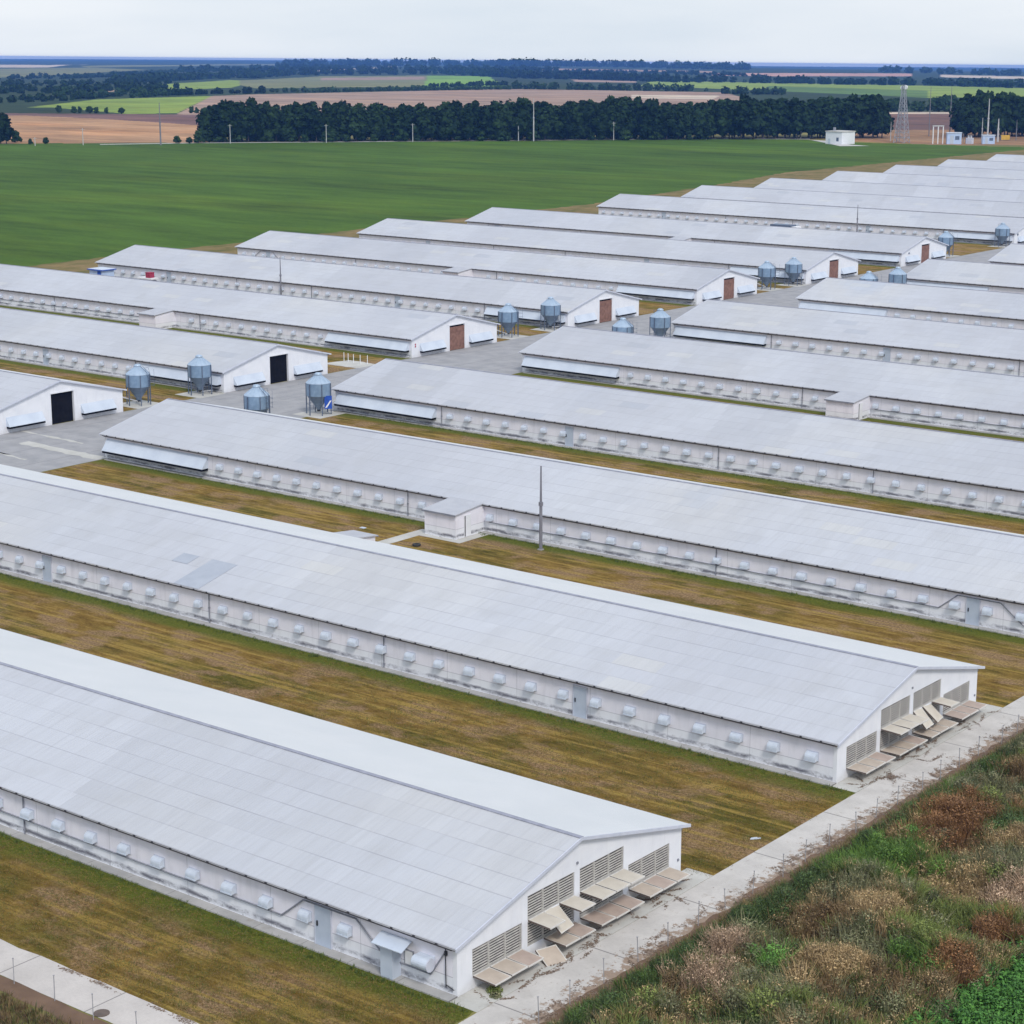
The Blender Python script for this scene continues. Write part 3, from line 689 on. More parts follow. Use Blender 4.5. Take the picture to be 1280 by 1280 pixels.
for i,(x,y,s,lab,sc) in enumerate(SILO):
    r=obj('feed_silo',None,loc=(x,y,.012),label=lab,cat='silo',group='galvanised feed silos along the central road')
    for nm,k in(('tank','tank'),('roof','roof'),('lid','lid'),('hopper','hopper'),('outlet_boot','boot'),('brace','brace')): obj(nm,SM[k],r)
    for j in range(6):
        a=2*PI*(j+.5)/6; l=obj('leg',SM['leg'],r,loc=(1.43*math.cos(a),1.43*math.sin(a),0)); l.rotation_euler=(0,0,a)
    a=math.atan2(1,s*.4)+ (PI if i%2 else 0); a={0:.3,1:2.4,2:.1,3:2.6}.get(i%4)
    l=obj('ladder',SM['ladder'],r,loc=(1.5*math.cos(a),1.5*math.sin(a),0)); l.rotation_euler=(0,0,a)
    dy={0:-1,1:1,2:-1,3:1}[i%4]; g=[-4.,2.4,-3.,3.][i%4]
    b=MB(); b.tube((0,0,.32),(-s*.8,dy*abs(g)*.95,1.7),.08,n=8); b.tube((0,0,.30),(s*1.2,dy*.9,.45),.06,n=6)
    obj('feed_auger',b.mesh('feed_auger',M['concpost']),r)
    SO.append(r)
    sheet('pavement',x-2.2,x+2.2,y-2.1,y+2.1,.018 if s<0 else .02,M['pad'])
b=MB(); b.mi=0; b.box(-.02,.02,-.42,.42,.55,2.05); b.mi=1; b.slab([(.022,-.35,.7),(.022,-.15,.7),(.022,.38,1.5),(.022,.2,1.5)],(.004,0,0)); 
o=obj('tarpaulin',b.mesh('tarpaulin',[M['blue'],M['white']]),loc=(-102.9,99.3,.2),label='blue tarpaulin with a white diagonal stripe hung beside the silo legs',cat='tarpaulin'); o.rotation_euler=(0,0,-.7)
# ------------------------------------------------------------------ masts and posts
def mast(x,y,h,r,lab,cat='mast',grp=None,z=0,mat='steel',base=True):
    b=MB(); k=h*.55
    b.tube((0,0,0),(0,0,k),r,r*.85,n=8); b.tube((0,0,k),(0,0,h),r*.7,r*.4,n=8)
    root=obj('mast',None,loc=(x,y,z),label=lab,cat=cat,group=grp)
    obj('pole',b.mesh('pole',M[mat]),root)
    if base: obj('footing',MB().box(-.2,.2,-.2,.2,0,.1).mesh('footing',M['apron']),root)
    b=MB().tube((0,0,k-.15),(0,0,k+.15),r*1.3,n=8); obj('collar',b.mesh('collar',M[mat]),root)
    return root
def top_z(x,y,py):
    f=np.array([math.sin(-YAW)*math.cos(PITCH),math.cos(YAW)*math.cos(PITCH),-math.sin(PITCH)])
    d=math.hypot(x-CAM[0],y-CAM[1])
    # elevation of the pixel row py near the frame's middle column for this azimuth
    lo,hi=-5.,80.
    u3=np.cross(np.array([math.cos(YAW),math.sin(YAW),0]),f)
    for _ in range(40):
        z=(lo+hi)/2; v=np.array([x,y,z])-CAM; q=639.64-FPX*(v@u3)/(v@f)
        if q>py: lo=z
        else: hi=z
    return lo
def fz(x,y): return float(terr(x,y))
mast(-46.65,65.87,top_z(-46.65,65.87,582),.15,'tall thin steel mast standing right of the annex in the foreground')
mast(-181.,170.3,top_z(-181.,170.3,321),.14,'thin steel mast between barns in the upper left part')
mast(-157.7,329.,0.1+top_z(-157.7,319.0,256),.15,'thin steel mast before the barn beyond the wide gap').location=(-157.7,319.0,0)
x,y=gp(667,176); mast(x,y,top_z(x,y,123),.27,'tall pale mast in front of the windbreak',mat='concpost',z=fz(x,y))
x,y=gp(201,181); mast(x,y,top_z(x,y,128),.32,'tall faint mast by the brown stubble field',mat='steel',z=fz(x,y))
for px,pyb,pyt in [(44,181,171),(104,180,160),(288,178,155),(408,177,155),(516,176,154),(648,175,152),(767,174,152),(883,173,151),(1001,172,149)]:
    x,y=gp(px,pyb+1.); h=top_z(x,y,pyt)-fz(x,y)
    b=MB(); b.tube((0,0,0),(0,0,h),.17,.11,n=6); root=obj('utility_pole',None,loc=(x,y,fz(x,y)),label='thin pale utility pole along the road before the windbreak',cat='utility pole',group='utility poles before the windbreak')
    obj('pole',b.mesh('pole',M['concpost']),root); b=MB().tube((-.8,0,h-.5),(.8,0,h-.5),.05,n=5); c=obj('crossarm',b.mesh('crossarm',M['concpost']),root); c.rotation_euler=(0,0,YAW+.3)
# lattice tower
x,y=gp(1127,178); H=top_z(x,y,106); b=MB(); n=11
for i in range(4):
    a=PI/4+i*PI/2; a2=a+PI/2
    def P(aa,t): w=2.5*(1-t)**1.2+.75; return Vector((w*math.cos(aa),w*math.sin(aa),t*H))
    for j in range(n):
        t0,t1=j/n,(j+1)/n
        b.tube(P(a,t0),P(a,t1),.13,n=4,cap=False); b.tube(P(a,t0),P(a2,t1),.07,n=4,cap=False); b.tube(P(a2,t0),P(a,t1),.07,n=4,cap=False); b.tube(P(a,t1),P(a2,t1),.09,n=4,cap=False)
tw=obj('lattice_tower',None,loc=(x,y,fz(x,y)),label='steel lattice tower with dishes beside the white cube building',cat='tower')
obj('frame',b.mesh('frame',M['tower']),tw)
b=MB(); b.tube((-1.,0,H-1),(-1.,.5,H-1),.7,n=14); obj('dish',b.mesh('dish',M['white']),tw); b=MB(); b.tube((.9,-.5,H-.8),(.9,0,H-.8),.8,n=14); obj('dish',b.mesh('dish',M['white']),tw)
b=MB().tube((-2.3,0,0),(-1.5,0,H*.72),.12,n=5); obj('cable_run',b.mesh('cable_run',M['steel']),tw)
# white cube building on a pale pad
x,y=gp(1050,179.5); zt=fz(x,y); th=-.15
r=obj('utility_building',None,loc=(x,y,zt),label='small white flat roofed building alone on a pale pad at the field edge',cat='building'); r.rotation_euler=(0,0,th)
obj('wall',MB().box(-3.9,3.9,-4,4,0,4.6).mesh('wall',M['gable']),r); obj('roof',MB().box(-4.1,4.1,-4.2,4.2,4.6,4.95).mesh('roof',M['pad']),r)
b=MB().box(1.3,2.4,-4.06,-4.0,1.2,2.6); obj('window',b.mesh('window',M['leg']),r); b=MB().box(-2.6,-1.6,-4.06,-4,0,2.1); obj('door',b.mesh('door',M['hood']),r); b=MB().box(-2.8,-2.2,-1.,0,4.95,6.2); obj('chimney',b.mesh('chimney',M['pipe']),r)
P=[gp(1012,174.5),gp(1040,176),gp(1062,180.5),gp(1087,182.2),gp(1050,182.5),gp(1030,178)]
def flat(name,P,mat,dz=.03):
    V=[(p[0],p[1],fz(*p)+dz) for p in P]; me=bpy.data.meshes.new(name); me.from_pydata(V,[],[tuple(range(len(V)))]); me.materials.append(mat); me.update()
    if me.polygons[0].normal.z<0: me.flip_normals()
    return obj(name,me,kind='structure')
flat('pavement',[p for p in P],M['pad'],.06)
# thin pale track along the far field edge
L0=[gp(px,py) for px,py in [(125,180.2),(248,178.4),(400,177.3),(520,176.2),(640,175.2),(760,174.2),(900,173.2),(1012,173.6)]]
b=MB()
for a,c in zip(L0[:-1],L0[1:]):
    d=(c-a)/np.linalg.norm(c-a); nn=np.array([d[1],-d[0]])*2.
    b.quad((*(a+nn),fz(*a)+.05),(*(c+nn),fz(*c)+.05),(*(c-nn),fz(*c)+.05),(*(a-nn),fz(*a)+.05))
me=b.mesh('track',M['pad'])
obj('track',me,kind='structure')
# substation cluster at the upper right
def place(px,py): x,y=gp(px,py); return x,y,fz(x,y)
x,y,z=place(1172,179.5); r=obj('portal_frame',None,loc=(x,y,z),label='white three legged steel portal frame near the lattice tower',cat='frame'); r.rotation_euler=(0,0,YAW)
for k in(-1.9,0,1.9): obj('leg',MB().tube((k,0,0),(k,0,6.6),.22,n=6).mesh('leg',M['white']),r)
obj('beam',MB().box(-2.2,2.2,-.25,.25,6.6,7.).mesh('beam',M['concpost']),r)
def kiosk(px,py,w,d,h,lab,m='bluew'):
    x,y,z=place(px,py); r=obj('substation_kiosk',None,loc=(x,y,z),label=lab,cat='kiosk'); r.rotation_euler=(0,0,YAW-.1)
    obj('body',MB().box(-w/2,w/2,-d/2,d/2,0,h).mesh('body',M[m]),r); obj('roof',MB().box(-w/2-.2,w/2+.2,-d/2-.2,d/2+.2,h,h+.25).mesh('roof',M['hood']),r)
    b=MB(); b.box(-w*.3,-w*.05,-d/2-.04,-d/2,.1,h*.8); obj('door',b.mesh('door',M['door']),r)
    b=MB(); b.box(w*.05,w*.35,-d/2-.04,-d/2,h*.4,h*.75); obj('vent_grille',b.mesh('vent_grille',M['leg']),r)
kiosk(1192,179.5,5.4,3.6,4.1,'larger pale blue metal kiosk right of the white portal frame')
kiosk(1235,179.3,4.6,3.4,3.1,'smaller pale blue metal kiosk at the foot of the tall mast')
x,y,z=place(1212,179.3); r=obj('transformer',None,loc=(x,y,z),label='small grey transformer between the two pale blue kiosks',cat='transformer')
obj('tank',MB().box(-1.2,1.2,-.9,.9,0,2.2).mesh('tank',M['fas']),r)
for k in(-.7,0,.7): obj('insulator',MB().tube((k,0,2.2),(k,0,3.2),.16,.1,n=6).mesh('insulator',M['white']),r)
obj('cooling_fin',MB().box(-1.5,-1.2,-.7,.7,.3,1.9).mesh('cooling_fin',M['pipe']),r)
x,y,z=place(1256,175); r=obj('container',None,loc=(x,y,z),label='small yellow container near the right edge below the trees',cat='container'); r.rotation_euler=(0,0,YAW)
obj('body',MB().box(-1.8,1.8,-1,1,.15,1.9).mesh('body',M['yellow']),r); b=MB(); b.box(-1.85,-1.75,-1.05,1.05,.1,1.95);b.box(1.75,1.85,-1.05,1.05,.1,1.95); b.box(-1.75,1.75,-1.03,1.03,.1,.2); obj('frame',b.mesh('frame',M['leg']),r); b=MB(); b.box(-1.7,1.7,-.9,.9,1.9,2.0); obj('lid',b.mesh('lid',M['yellow']),r)
for px,pb,pt,rr,lab in [(1234,178,123,.36,'tallest pale mast behind the smaller blue kiosk'),(1247,177,148,.42,'thick pale column right of the smaller blue kiosk'),(1227,177,147,.22,'thin pale column left of the smaller blue kiosk'),(1113,176,152,.2,'short pale pole left of the lattice tower'),(1161,170,108,.22,'faint tall pole right of the lattice tower'),(1187,168,107,.24,'dark tall pole above the larger blue kiosk'),(1270,175,150,.2,'thin pole nearest the right edge below the trees'),(1204,178,166,.15,'short pole right of the larger blue kiosk')]:
    x,y=gp(px,pb); mast(x,y,top_z(x,y,pt)-fz(x,y),rr,lab,cat='pole',z=fz(x,y),mat='concpost' if 'pale' in lab else 'steel',base=False)
# fence posts along the front road and the side track
def fpost(x,y,h,lab,grp,lean):
    r=obj('fence_post',None,loc=(x,y,0),label=lab,cat='post',group=grp); r.rotation_euler=(random.uniform(-lean,lean),random.uniform(-lean,lean),random.uniform(0,3))
    obj('pole',MB().tube((0,0,-.2),(0,0,h),.022,.02,n=6).mesh('pole',M['post']),r)
    b=MB().box(-.035,.035,-.035,.035,h-.01,h+.02); obj('cap',b.mesh('cap',M['post']),r)
ya0=-.4
k=0
while ya0+2.55*k<110:
    fpost(4.45+random.uniform(-.12,.12),ya0+2.55*k+random.uniform(-.15,.15),random.uniform(1.1,1.35),'thin grey metal fence post on the edge of the front concrete road','fence posts along the front road',.05); k+=1
for k in range(0,34): fpost(-5.6-2.78*k,-12.15+random.uniform(-.08,.08),1.25,'thin grey fence post along the concrete track at the lower left','fence posts along the lower left track',.03)
# ------------------------------------------------------------------ small things
r=obj('storage_kiosk',None,loc=(-219.2,165.2,0),label='small white kiosk with blue trim at the far end of the barn',cat='kiosk')
obj('wall',MB().box(-1.7,1.7,-1.3,1.3,0,2.3).mesh('wall',M['bluew']),r); b=MB().box(-2.,2.,-1.6,1.6,2.3,2.45); obj('roof',b.mesh('roof',M['blue']),r); b=MB().box(-1.85,1.85,-1.45,1.45,2.45,2.52); obj('roof_sheet',b.mesh('roof_sheet',M['hood']),r)
b=MB().box(.4,1.3,-1.36,-1.3,.0,2.2); obj('door',b.mesh('door',M['blue']),r)
r=obj('wagon',None,loc=(-210.2,167.6,-.75),label='flat white wagon carrying a red box beside a barn wall in the upper left',cat='wagon')
obj('bed',MB().box(-1.8,1.8,-.8,.8,1.9,2.15).mesh('bed',M['white']),r); 
for sx_ in(-1.2,1.2):
    for sy_ in(-1,1): obj('wheel',MB().tube((sx_,sy_*.6,1.2),(sx_,sy_*.8,1.2),.45,n=14).mesh('wheel',M['rubber']),r)
obj('frame',MB().box(-1.6,1.6,-.4,.4,1.3,1.9).mesh('frame',M['pipe']),r)
r2=obj('crate',None,loc=(-209.6,167.6,1.4),label='dark red box standing on the flat white wagon',cat='box')
obj('body',MB().box(-.55,.55,-.5,.5,0,.85).mesh('body',M['red']),r2); obj('lid',MB().box(-.6,.6,-.55,.55,.85,.92).mesh('lid',M['red']),r2)
r=obj('lorry',None,loc=(-164.5,301,0),label='small lorry with dark covered load and white cab in the wide gap',cat='lorry')
obj('load_body',MB().box(-3.,1.9,-1.15,1.15,1.0,3.35).mesh('load_body',M['leg']),r); b=MB(); b.box(2.1,3.7,-1.05,1.05,.7,2.6); b.box(2.1,3.2,-1.02,1.02,2.6,3.1); obj('cab',b.mesh('cab',M['white']),r); obj('windscreen',MB().box(3.7,3.74,-.9,.9,1.6,2.5).mesh('windscreen',M['black']),r)
for xx in(-2.,2.8):
    for yy_ in(-1,1): obj('wheel',MB().tube((xx,yy_*.85,.5),(xx,yy_*1.15,.5),.5,n=14).mesh('wheel',M['rubber']),r)
# tyre lying near the path
b=MB(); b.lathe([(.17,.02),(.33,.0),(.38,.08),(.33,.17),(.18,.16),(.17,.02)],24); obj('tyre',b.mesh('tyre',M['rubber'],True),loc=(-55.7,60.4,.02),label='black tyre lying on the grass near the concrete path',cat='tyre')
# manhole lid on the side track
b=MB().lathe([(.0,.05),(.3,.05),(.36,.03),(.36,.0)],20); obj('manhole_cover',b.mesh('manhole_cover',M['edge']),loc=(-11.35,-11.6,.02),label='round dark manhole cover on the pale track at the lower left',cat='manhole cover')
b=MB(); b.box(-.3,.3,-.035,.035,0,.05); b.box(-.2,.15,.1,.16,0,.04); o=obj('plank',b.mesh('plank',M['hood']),loc=(.75,23.5,.02),label='short white plank lying on the grass near the front road',cat='plank'); o.rotation_euler=(0,0,.9)
b=MB(); b.box(-.25,.25,-.18,.18,0,.05); o=obj('plank',b.mesh('plank',M['hood']),loc=(-58.8,62.0+3.3-6.5,.02)); o.location=(-63.5,62.2,.02); o['label']='tiny white scrap on the grass left of the concrete path'; o['category']='scrap'
# thin white stakes by the yard
for k in range(5):
    r=obj('stake',MB().tube((0,0,0),(0,0,1.15),.045,n=5).mesh('stake',M['white']),loc=(-128.2+1.05*k,128.6+random.uniform(-.3,.3),.01),label='thin white stake on the pale pad beside the brown gated barn',cat='stake',group='white stakes on the yard pad')
ragged('pavement',[(-129,125.5),(-122.8,125.5),(-122.8,129.5),(-128,129.8)],.016,M['pad'],amp=.2)
# ------------------------------------------------------------------ foliage
def leaf_cloud(centres,radii,n,size,seed,flat_=.8,shell=.5):
    g=np.random.default_rng(seed); centres=np.array(centres);radii=np.array(radii)
    w=radii[:,0]**2; idx=g.choice(len(centres),n,p=w/w.sum())
    d=g.normal(size=(n,3)); d/=np.linalg.norm(d,axis=1)[:,None]; rr=shell+(1-shell)*g.random(n)**.7
    rr*= (1+.22*g.normal(size=n)*.6)
    p=centres[idx]+d*rr[:,None]*radii[idx]
    nrm=d+g.normal(size=(n,3))*.6; nrm[:,2]+=.25; nrm/=np.linalg.norm(nrm,axis=1)[:,None]
    a=np.cross(nrm,g.normal(size=(n,3))); a/=np.linalg.norm(a,axis=1)[:,None]; b=np.cross(nrm,a)
    s=size*(.55+.9*g.random(n))[:,None]
    V=np.stack([p-a*s-b*s*.7,p+a*s*.9-b*s*.5,p+a*s+b*s*.8,p-a*s*.7+b*s],1).reshape(-1,3)
    return V,np.arange(4*n).reshape(-1,4)
def tree_variant(seed,H,W,mat,n=1500,size=.62,narrow=False):
    g=np.random.default_rng(seed); cs=[];rs=[]
    k=g.integers(9,14)
    for i in range(k):
        t=g.random(); a=g.random()*2*PI; zz=H*(.20+.70*t); rad=W*(.66*(1-abs(t-.35)*.75))*g.random()**.5*.75
        cs.append((rad*math.cos(a),rad*math.sin(a),zz)); q=W*g.uniform(.24,.42)*(1-.35*t); rs.append((q,q,q*g.uniform(.7,1.0)))
    cs.append((0,0,H*.6)); rs.append((W*.45,W*.45,H*.3)); cs.append((W*.2,0,H*.25)); rs.append((W*.34,W*.34,H*.15))
    V,F=leaf_cloud(cs,rs,n,size,seed+5)
    crown=npmesh('crown',V,F,mat)
    b=MB(); top=H*.75; b.tube((0,0,-.5),(.1,0,H*.4),.28,.2,n=7); b.tube((.1,0,H*.4),(0,.1,top),.2,.06,n=6)
    for i in range(6):
        a=g.random()*2*PI; z0=H*g.uniform(.28,.5); b.tube((.08,0,z0),(W*.35*math.cos(a),W*.35*math.sin(a),z0+H*.2),.12,.04,n=5)
    return crown,b.mesh('trunk',M['trunk'])
TV=[tree_variant(100+i,15.5,6.2+.5*(i%3),M['crown'],n=1700) for i in range(6)]
TG=[tree_variant(200+i,9,6.5,M['crown2'],n=900,size=.55) for i in range(3)]
def tree(var,x,y,sc,lab,grp,zs=1.):
    r=obj('tree',None,loc=(x,y,fz(x,y)),label=lab,cat='tree',group=grp); r.rotation_euler=(0,0,random.uniform(0,6.28)); r.scale=(sc,sc,sc*zs)
    obj('crown',var[0],r); obj('trunk',var[1],r); return r
A_=gp(256,177.8); B_=gp(1104,172.8); N=62
def toph(px):   # crown tops read from the photo
    return float(np.interp(px,[248,262,275,300,320,345,400,450,480,520,560,600,640,660,700,740,780,800,850,880,900,960,1000,1060,1080,1100],[134,126,123.5,122,123,126,124,125,128,127,124.5,125,119.5,121.5,125,122,118,121,124,124.5,119,117,119.5,116.5,112,116]))
for row in range(3):
    for k in range(N):
        f=(k+(.5 if row==1 else 0)+random.uniform(-.28,.28))/(N-1); f=min(max(f,0.),1.)
        p=A_+(B_-A_)*f; d=(B_-A_)/np.linalg.norm(B_-A_); nn=np.array([-d[1],d[0]]); 
        if nn@FWD<0: nn=-nn
        p=p+nn*(2+row*6.5+random.uniform(-1.8,1.8))
        px=256+848*f
        tz=top_z(p[0],p[1],toph(px)+random.uniform(-2.0,5.0)+ (0 if row else 1.5)); h=tz-fz(*p)
        if 640<px<700 and row==0 and k%3==0: h*=.8
        tree(random.choice(TV),p[0],p[1],h/15.5*.98,'dense dark green tree in the long windbreak beyond the crop field','trees of the long windbreak')
for k in range(70):     # undergrowth at the foot of the windbreak
    p=A_+(B_-A_)*((k+random.random())/95)+FWD*random.uniform(-1.5,9); tree(TG[k%3],p[0],p[1],random.uniform(.35,.75),'dark undergrowth bush at the foot of the long windbreak','undergrowth of the long windbreak',.8)
C_=gp(1209,171.5); E_=gp(1330,170)
for row in range(3):
    for k in range(11):
        p=C_+(E_-C_)*(k/10+random.uniform(-.03,.03))+FWD*(row*7+random.uniform(0,3)); px=1209+121*k/10
        h=top_z(p[0],p[1],float(np.interp(px,[1209,1222,1240,1280,1330],[124,114,113,118,118]))+random.uniform(-1,3))-fz(*p)
        tree(random.choice(TV),p[0],p[1],h/15.5,'dark green tree in the right hand windbreak beyond the substation','trees of the right windbreak')
for px,py,pt in [(1,179.5,137),(8,179.3,141)]:
    x,y=gp(px,py); tree(TV[1 if px<5 else 3],x,y,(top_z(x,y,pt)-fz(x,y))/15.5,'dark tree at the left edge, %s'%('taller one cut by the frame' if px<5 else 'slightly lower one to the right'),None)
for px,py,pt,lab in [(20,178,163,'small dark bush right of the left edge tree'),(38,180,173,'low bush at the stubble field edge on the left'),(57,179.6,170,'small bush left of the leftmost short pole'),(222,179,168,'small bush before the left end of the windbreak'),(237,179,170,'round bush just left of the windbreak'),(248,178.6,163,'taller bush at the left foot of the windbreak')]:
    x,y=gp(px,py); tree(TG[int(px)%3],x,y,(top_z(x,y,pt)-fz(x,y))/9,lab,None)
for k,px in enumerate([1112,1120,1131,1143,1152,1166,1173,1182,1191,1199,1206]):
    x,y=gp(px,139.5); tree(TG[k%3],x,y,(top_z(x,y,[121,121,123,124,125,122,118,117,119,121,123][k])-fz(x,y))/9,'mid green tree in the clump behind the lattice tower and brown field','trees behind the lattice tower')
for k,(px,py,pt) in enumerate([(74,140.5,130),(92,141,132),(100,141,133),(112,141.4,131),(121,141.4,133),(133,141.6,134),(152,142,133),(240,141,132),(246,141.5,134)]):
    x,y=gp(px,py); tree(TG[k%3],x,y,(top_z(x,y,pt)-fz(x,y))/9,'dark rounded tree in the row below the yellow green field','trees below the yellow green field')
# hedgerows and far woods: nobody could count them
def hedge(name,line,hpx,wid,seed,mat,dens=1.,gaps=.0):
    g=np.random.default_rng(seed); cs=[];rs=[]
    for (x0,y0),(x1,y1) in zip(line[:-1],line[1:]):
        a=gp(x0,y0);b=gp(x1,y1); L=np.linalg.norm(b-a); D=np.linalg.norm((a+b)/2-CAM[:2]); h0=hpx/FPX*D; k=max(2,int(L/(h0*.75)*dens))
        for i in range(k):
            if g.random()<gaps: continue
            p=a+(b-a)*((i+g.random())/k); h=h0*g.uniform(.5,1.15); p=p+FWD*g.uniform(0,wid)
            cs.append((p[0],p[1],fz(*p)+h*.45)); rs.append((h*.62,h*.62,h*.55))
    n=int(len(cs)*55); V,F=leaf_cloud(cs,rs,n,h0*.16,seed)
    # the size of leaf clumps follows the distance
    obj(name,npmesh(name,V,F,mat),kind='stuff',label=None)
    return bpy.data.objects[-1] if False else None
def stuffhedge(label,cat,*a,**k):
    before=set(o.name for o in bpy.data.objects); hedge(*a,**k)
    for o in bpy.data.objects:
        if o.name not in before: o['label']=label; o['category']=cat
H_=[([(205,119.5),(255,117.5),(330,116.5)],8,30,'hedgerow above the mauve field on the left'),
([(320,115.5),(420,115),(500,113.3),(640,111.5)],6,30,'hedgerow above the mauve field in the middle'),
([(640,111),(760,112.5),(900,114.5)],8.5,30,'hedgerow behind the windbreak right of the middle'),
([(905,117),(960,118),(1010,119)],9,30,'loose tree row behind the right part of the windbreak'),
([(535,109),(580,108),(632,106.5)],6,30,'tree row along the bright green field'),
([(45,121),(110,121.5),(165,122.5),(205,120)],9,160,'green wooded belt above the yellow green field'),
([(-40,130),(0,129),(60,127),(110,124)],8,160,'trees around the village at the left edge'),
([(-60,118),(60,117),(130,115),(190,113)],9,220,'blue green woodland in the left valley'),
([(-60,108),(60,107),(180,106)],7,300,'far woodland in the left valley'),
([(130,104),(250,99),(330,97.5)],9,300,'dark wood above the small green field'),
([(225,97),(400,94),(560,93),(660,98.5),(720,99)],9,350,'long dark blue wood above the olive field'),
([(660,98),(760,100),(850,103),(930,103)],9,300,'long dark wood above the green strip'),
([(940,103.5),(1040,105.3),(1118,106.5)],9,200,'dark wood over the long green field'),
([(1137,107),(1200,108),(1300,111),(1400,112)],10,300,'dark wood over the green field at the right edge'),
([(330,83.5),(470,82),(600,82),(700,83),(800,84.5),(960,88)],8.5,900,'blue wooded ridge on the horizon'),
([(1150,93.),(1280,95.),(1400,97)],8,700,'blue wooded ridge on the horizon at the right edge'),
([(200,90),(300,88.5),(400,87.5),(520,88),(700,91)],6.5,500,'far blue wood below the horizon'),
([(700,91),(850,93.5),(960,96.5)],4,400,'far blue wood below the mauve strip'),
([(165,92),(215,90.5),(330,88)],3,400,'far tree line above the left woods'),
([(-60,100),(60,99),(140,96)],5,500,'hazy woodland left of the small green field')]
for i,(ln,hp,wd,lab) in enumerate(H_): stuffhedge(lab,'woodland','far_wood',ln,hp,wd,300+i,M['crown'] if i not in(1,2,5) else M['crown2'],dens=1.3 if wd>100 else 1.,gaps=.0 if wd>100 else .15)
# ------------------------------------------------------------------ weeds by the front road
def bladeset(g,p,n,rad,h,hv,w,lean,c0,c1,curve=.35):
    a=g.random(n)*2*PI; r=rad*np.sqrt(g.random(n)); base=np.stack([p[0]+r*np.cos(a),p[1]+r*np.sin(a),np.full(n,p[2])],1)
    d=np.stack([np.cos(a+g.normal(size=n)*.6),np.sin(a+g.normal(size=n)*.6)],1); hh=h*(1-hv*g.random(n)); ln=lean*hh*(.3+g.random(n))
    t=g.random(n)*2*PI; wx=np.cos(t)*w;wy=np.sin(t)*w
    mid=base.copy(); mid[:,:2]+=d*ln[:,None]*.35; mid[:,2]+=hh*.6
    tip=base.copy(); tip[:,:2]+=d*ln[:,None]; tip[:,2]+=hh*(1-.12*lean)
    W=np.stack([wx,wy,np.zeros(n)],1)
    V=np.stack([base-W,base+W,mid+W*.8,mid-W*.8,tip+W*.2,tip-W*.2],1).reshape(-1,3)
    i=np.arange(n)[:,None]*6; F=np.concatenate([i+np.array([[0,1,2,3]]),i+np.array([[3,2,4,5]])])
    k=g.random(n)[:,None]; c=np.array(c0)*(1-k)+np.array(c1)*k; c=c*(.75+.5*g.random(n)[:,None])
    C=np.repeat(c,6,0)
    return V,F,C
def leafset(g,p,n,rad,h,size,c0,c1):
    d=g.normal(size=(n,3)); d/=np.linalg.norm(d,axis=1)[:,None]; d[:,2]=np.abs(d[:,2]); rr=(.45+.55*g.random(n)**.5)[:,None]
    q=np.array(p)+d*rr*np.array([rad,rad,h]); nrm=d+g.normal(size=(n,3))*.7; nrm[:,2]+=.5; nrm/=np.linalg.norm(nrm,axis=1)[:,None]
    a=np.cross(nrm,g.normal(size=(n,3))); a/=np.linalg.norm(a,axis=1)[:,None]; b=np.cross(nrm,a); s=size*(.5+g.random(n))[:,None]
    V=np.stack([q-a*s,q-b*s*.5,q+a*s,q+b*s*.5],1).reshape(-1,3); k=g.random(n)[:,None]; c=(np.array(c0)*(1-k)+np.array(c1)*k)*(.7+.6*g.random(n)[:,None])
    return V,np.arange(4*n).reshape(-1,4),np.repeat(c,4,0)
KIND={  # colours of the plants themselves
'darkgreen':((.03,.06,.014),(.08,.125,.03)),'green':((.055,.13,.018),(.12,.20,.03)),'bright':((.06,.17,.02),(.13,.27,.05)),
'olive':((.11,.15,.03),(.20,.23,.06)),'tan':((.26,.18,.08),(.44,.31,.16)),'rust':((.15,.07,.025),(.28,.145,.06)),'pink':((.28,.19,.12),(.44,.31,.21)),'grey':((.10,.12,.05),(.24,.22,.12)),'brown':((.12,.08,.03),(.24,.155,.075))}
PATCH=[(8.97,30.2,2.6,'rust'),(9.5,33,2.,'rust'),(8.2,24.2,2.4,'green'),(7.4,22.5,1.6,'green'),(16.4,19.3,1.1,'rust'),(16.8,14.5,1.1,'rust'),(15.2,14.2,1.2,'green'),(12.1,11.2,1.5,'tan'),(11.6,17.4,1.6,'tan'),(14.2,17.2,1.8,'olive'),(14.6,20.5,1.6,'olive'),
(7.8,9.4,1.0,'pink'),(5.9,14,1.6,'darkgreen'),(6.2,9,1.5,'darkgreen'),(5.9,19,1.2,'darkgreen'),(11.,32.6,2.2,'darkgreen'),(12.6,29.5,1.6,'tan'),(14,26,2.,'grey'),(13,23.5,1.6,'tan'),(9.2,19,1.6,'grey'),(9.6,15.2,1.7,'brown'),(8.4,12.7,1.3,'grey'),(11.4,14.2,1.2,'grey'),(7.3,27.5,1.,'brown'),(6.,29.5,.8,'brown'),(6.9,33,1.4,'darkgreen'),(7.6,37.,1.6,'grey'),(15.3,11.8,1.5,'brown'),(13.4,13.8,1.2,'grey'),(9.8,10.2,.9,'bright'),(13.2,9.,1.2,'brown'),(8.8,6.5,1.3,'pink'),(10.6,7.3,1.3,'grey'),(6.7,5.8,1.2,'darkgreen'),(15.8,23.5,1.8,'pink'),(17.,26.5,2,'grey'),(9.,41,2.,'brown'),(7.5,45,2,'grey')]
def wz(x,y):   # the overgrown bank beyond the road
    k=np.clip((x-5.2)/3.5,0,1)*np.clip((18.5-x)/2,0,1)
    return .15+k*(.45+.28*math.sin(x*.9+y*.25)+.34*math.sin(y*.55+x*.4)+.22*math.sin(y*1.3))-.35*np.exp(-((x-10.2-.05*(y-20))/.8)**2)*k
b=MB()
xs=np.linspace(5.0,60,80); ysn=np.linspace(-20,140,140)
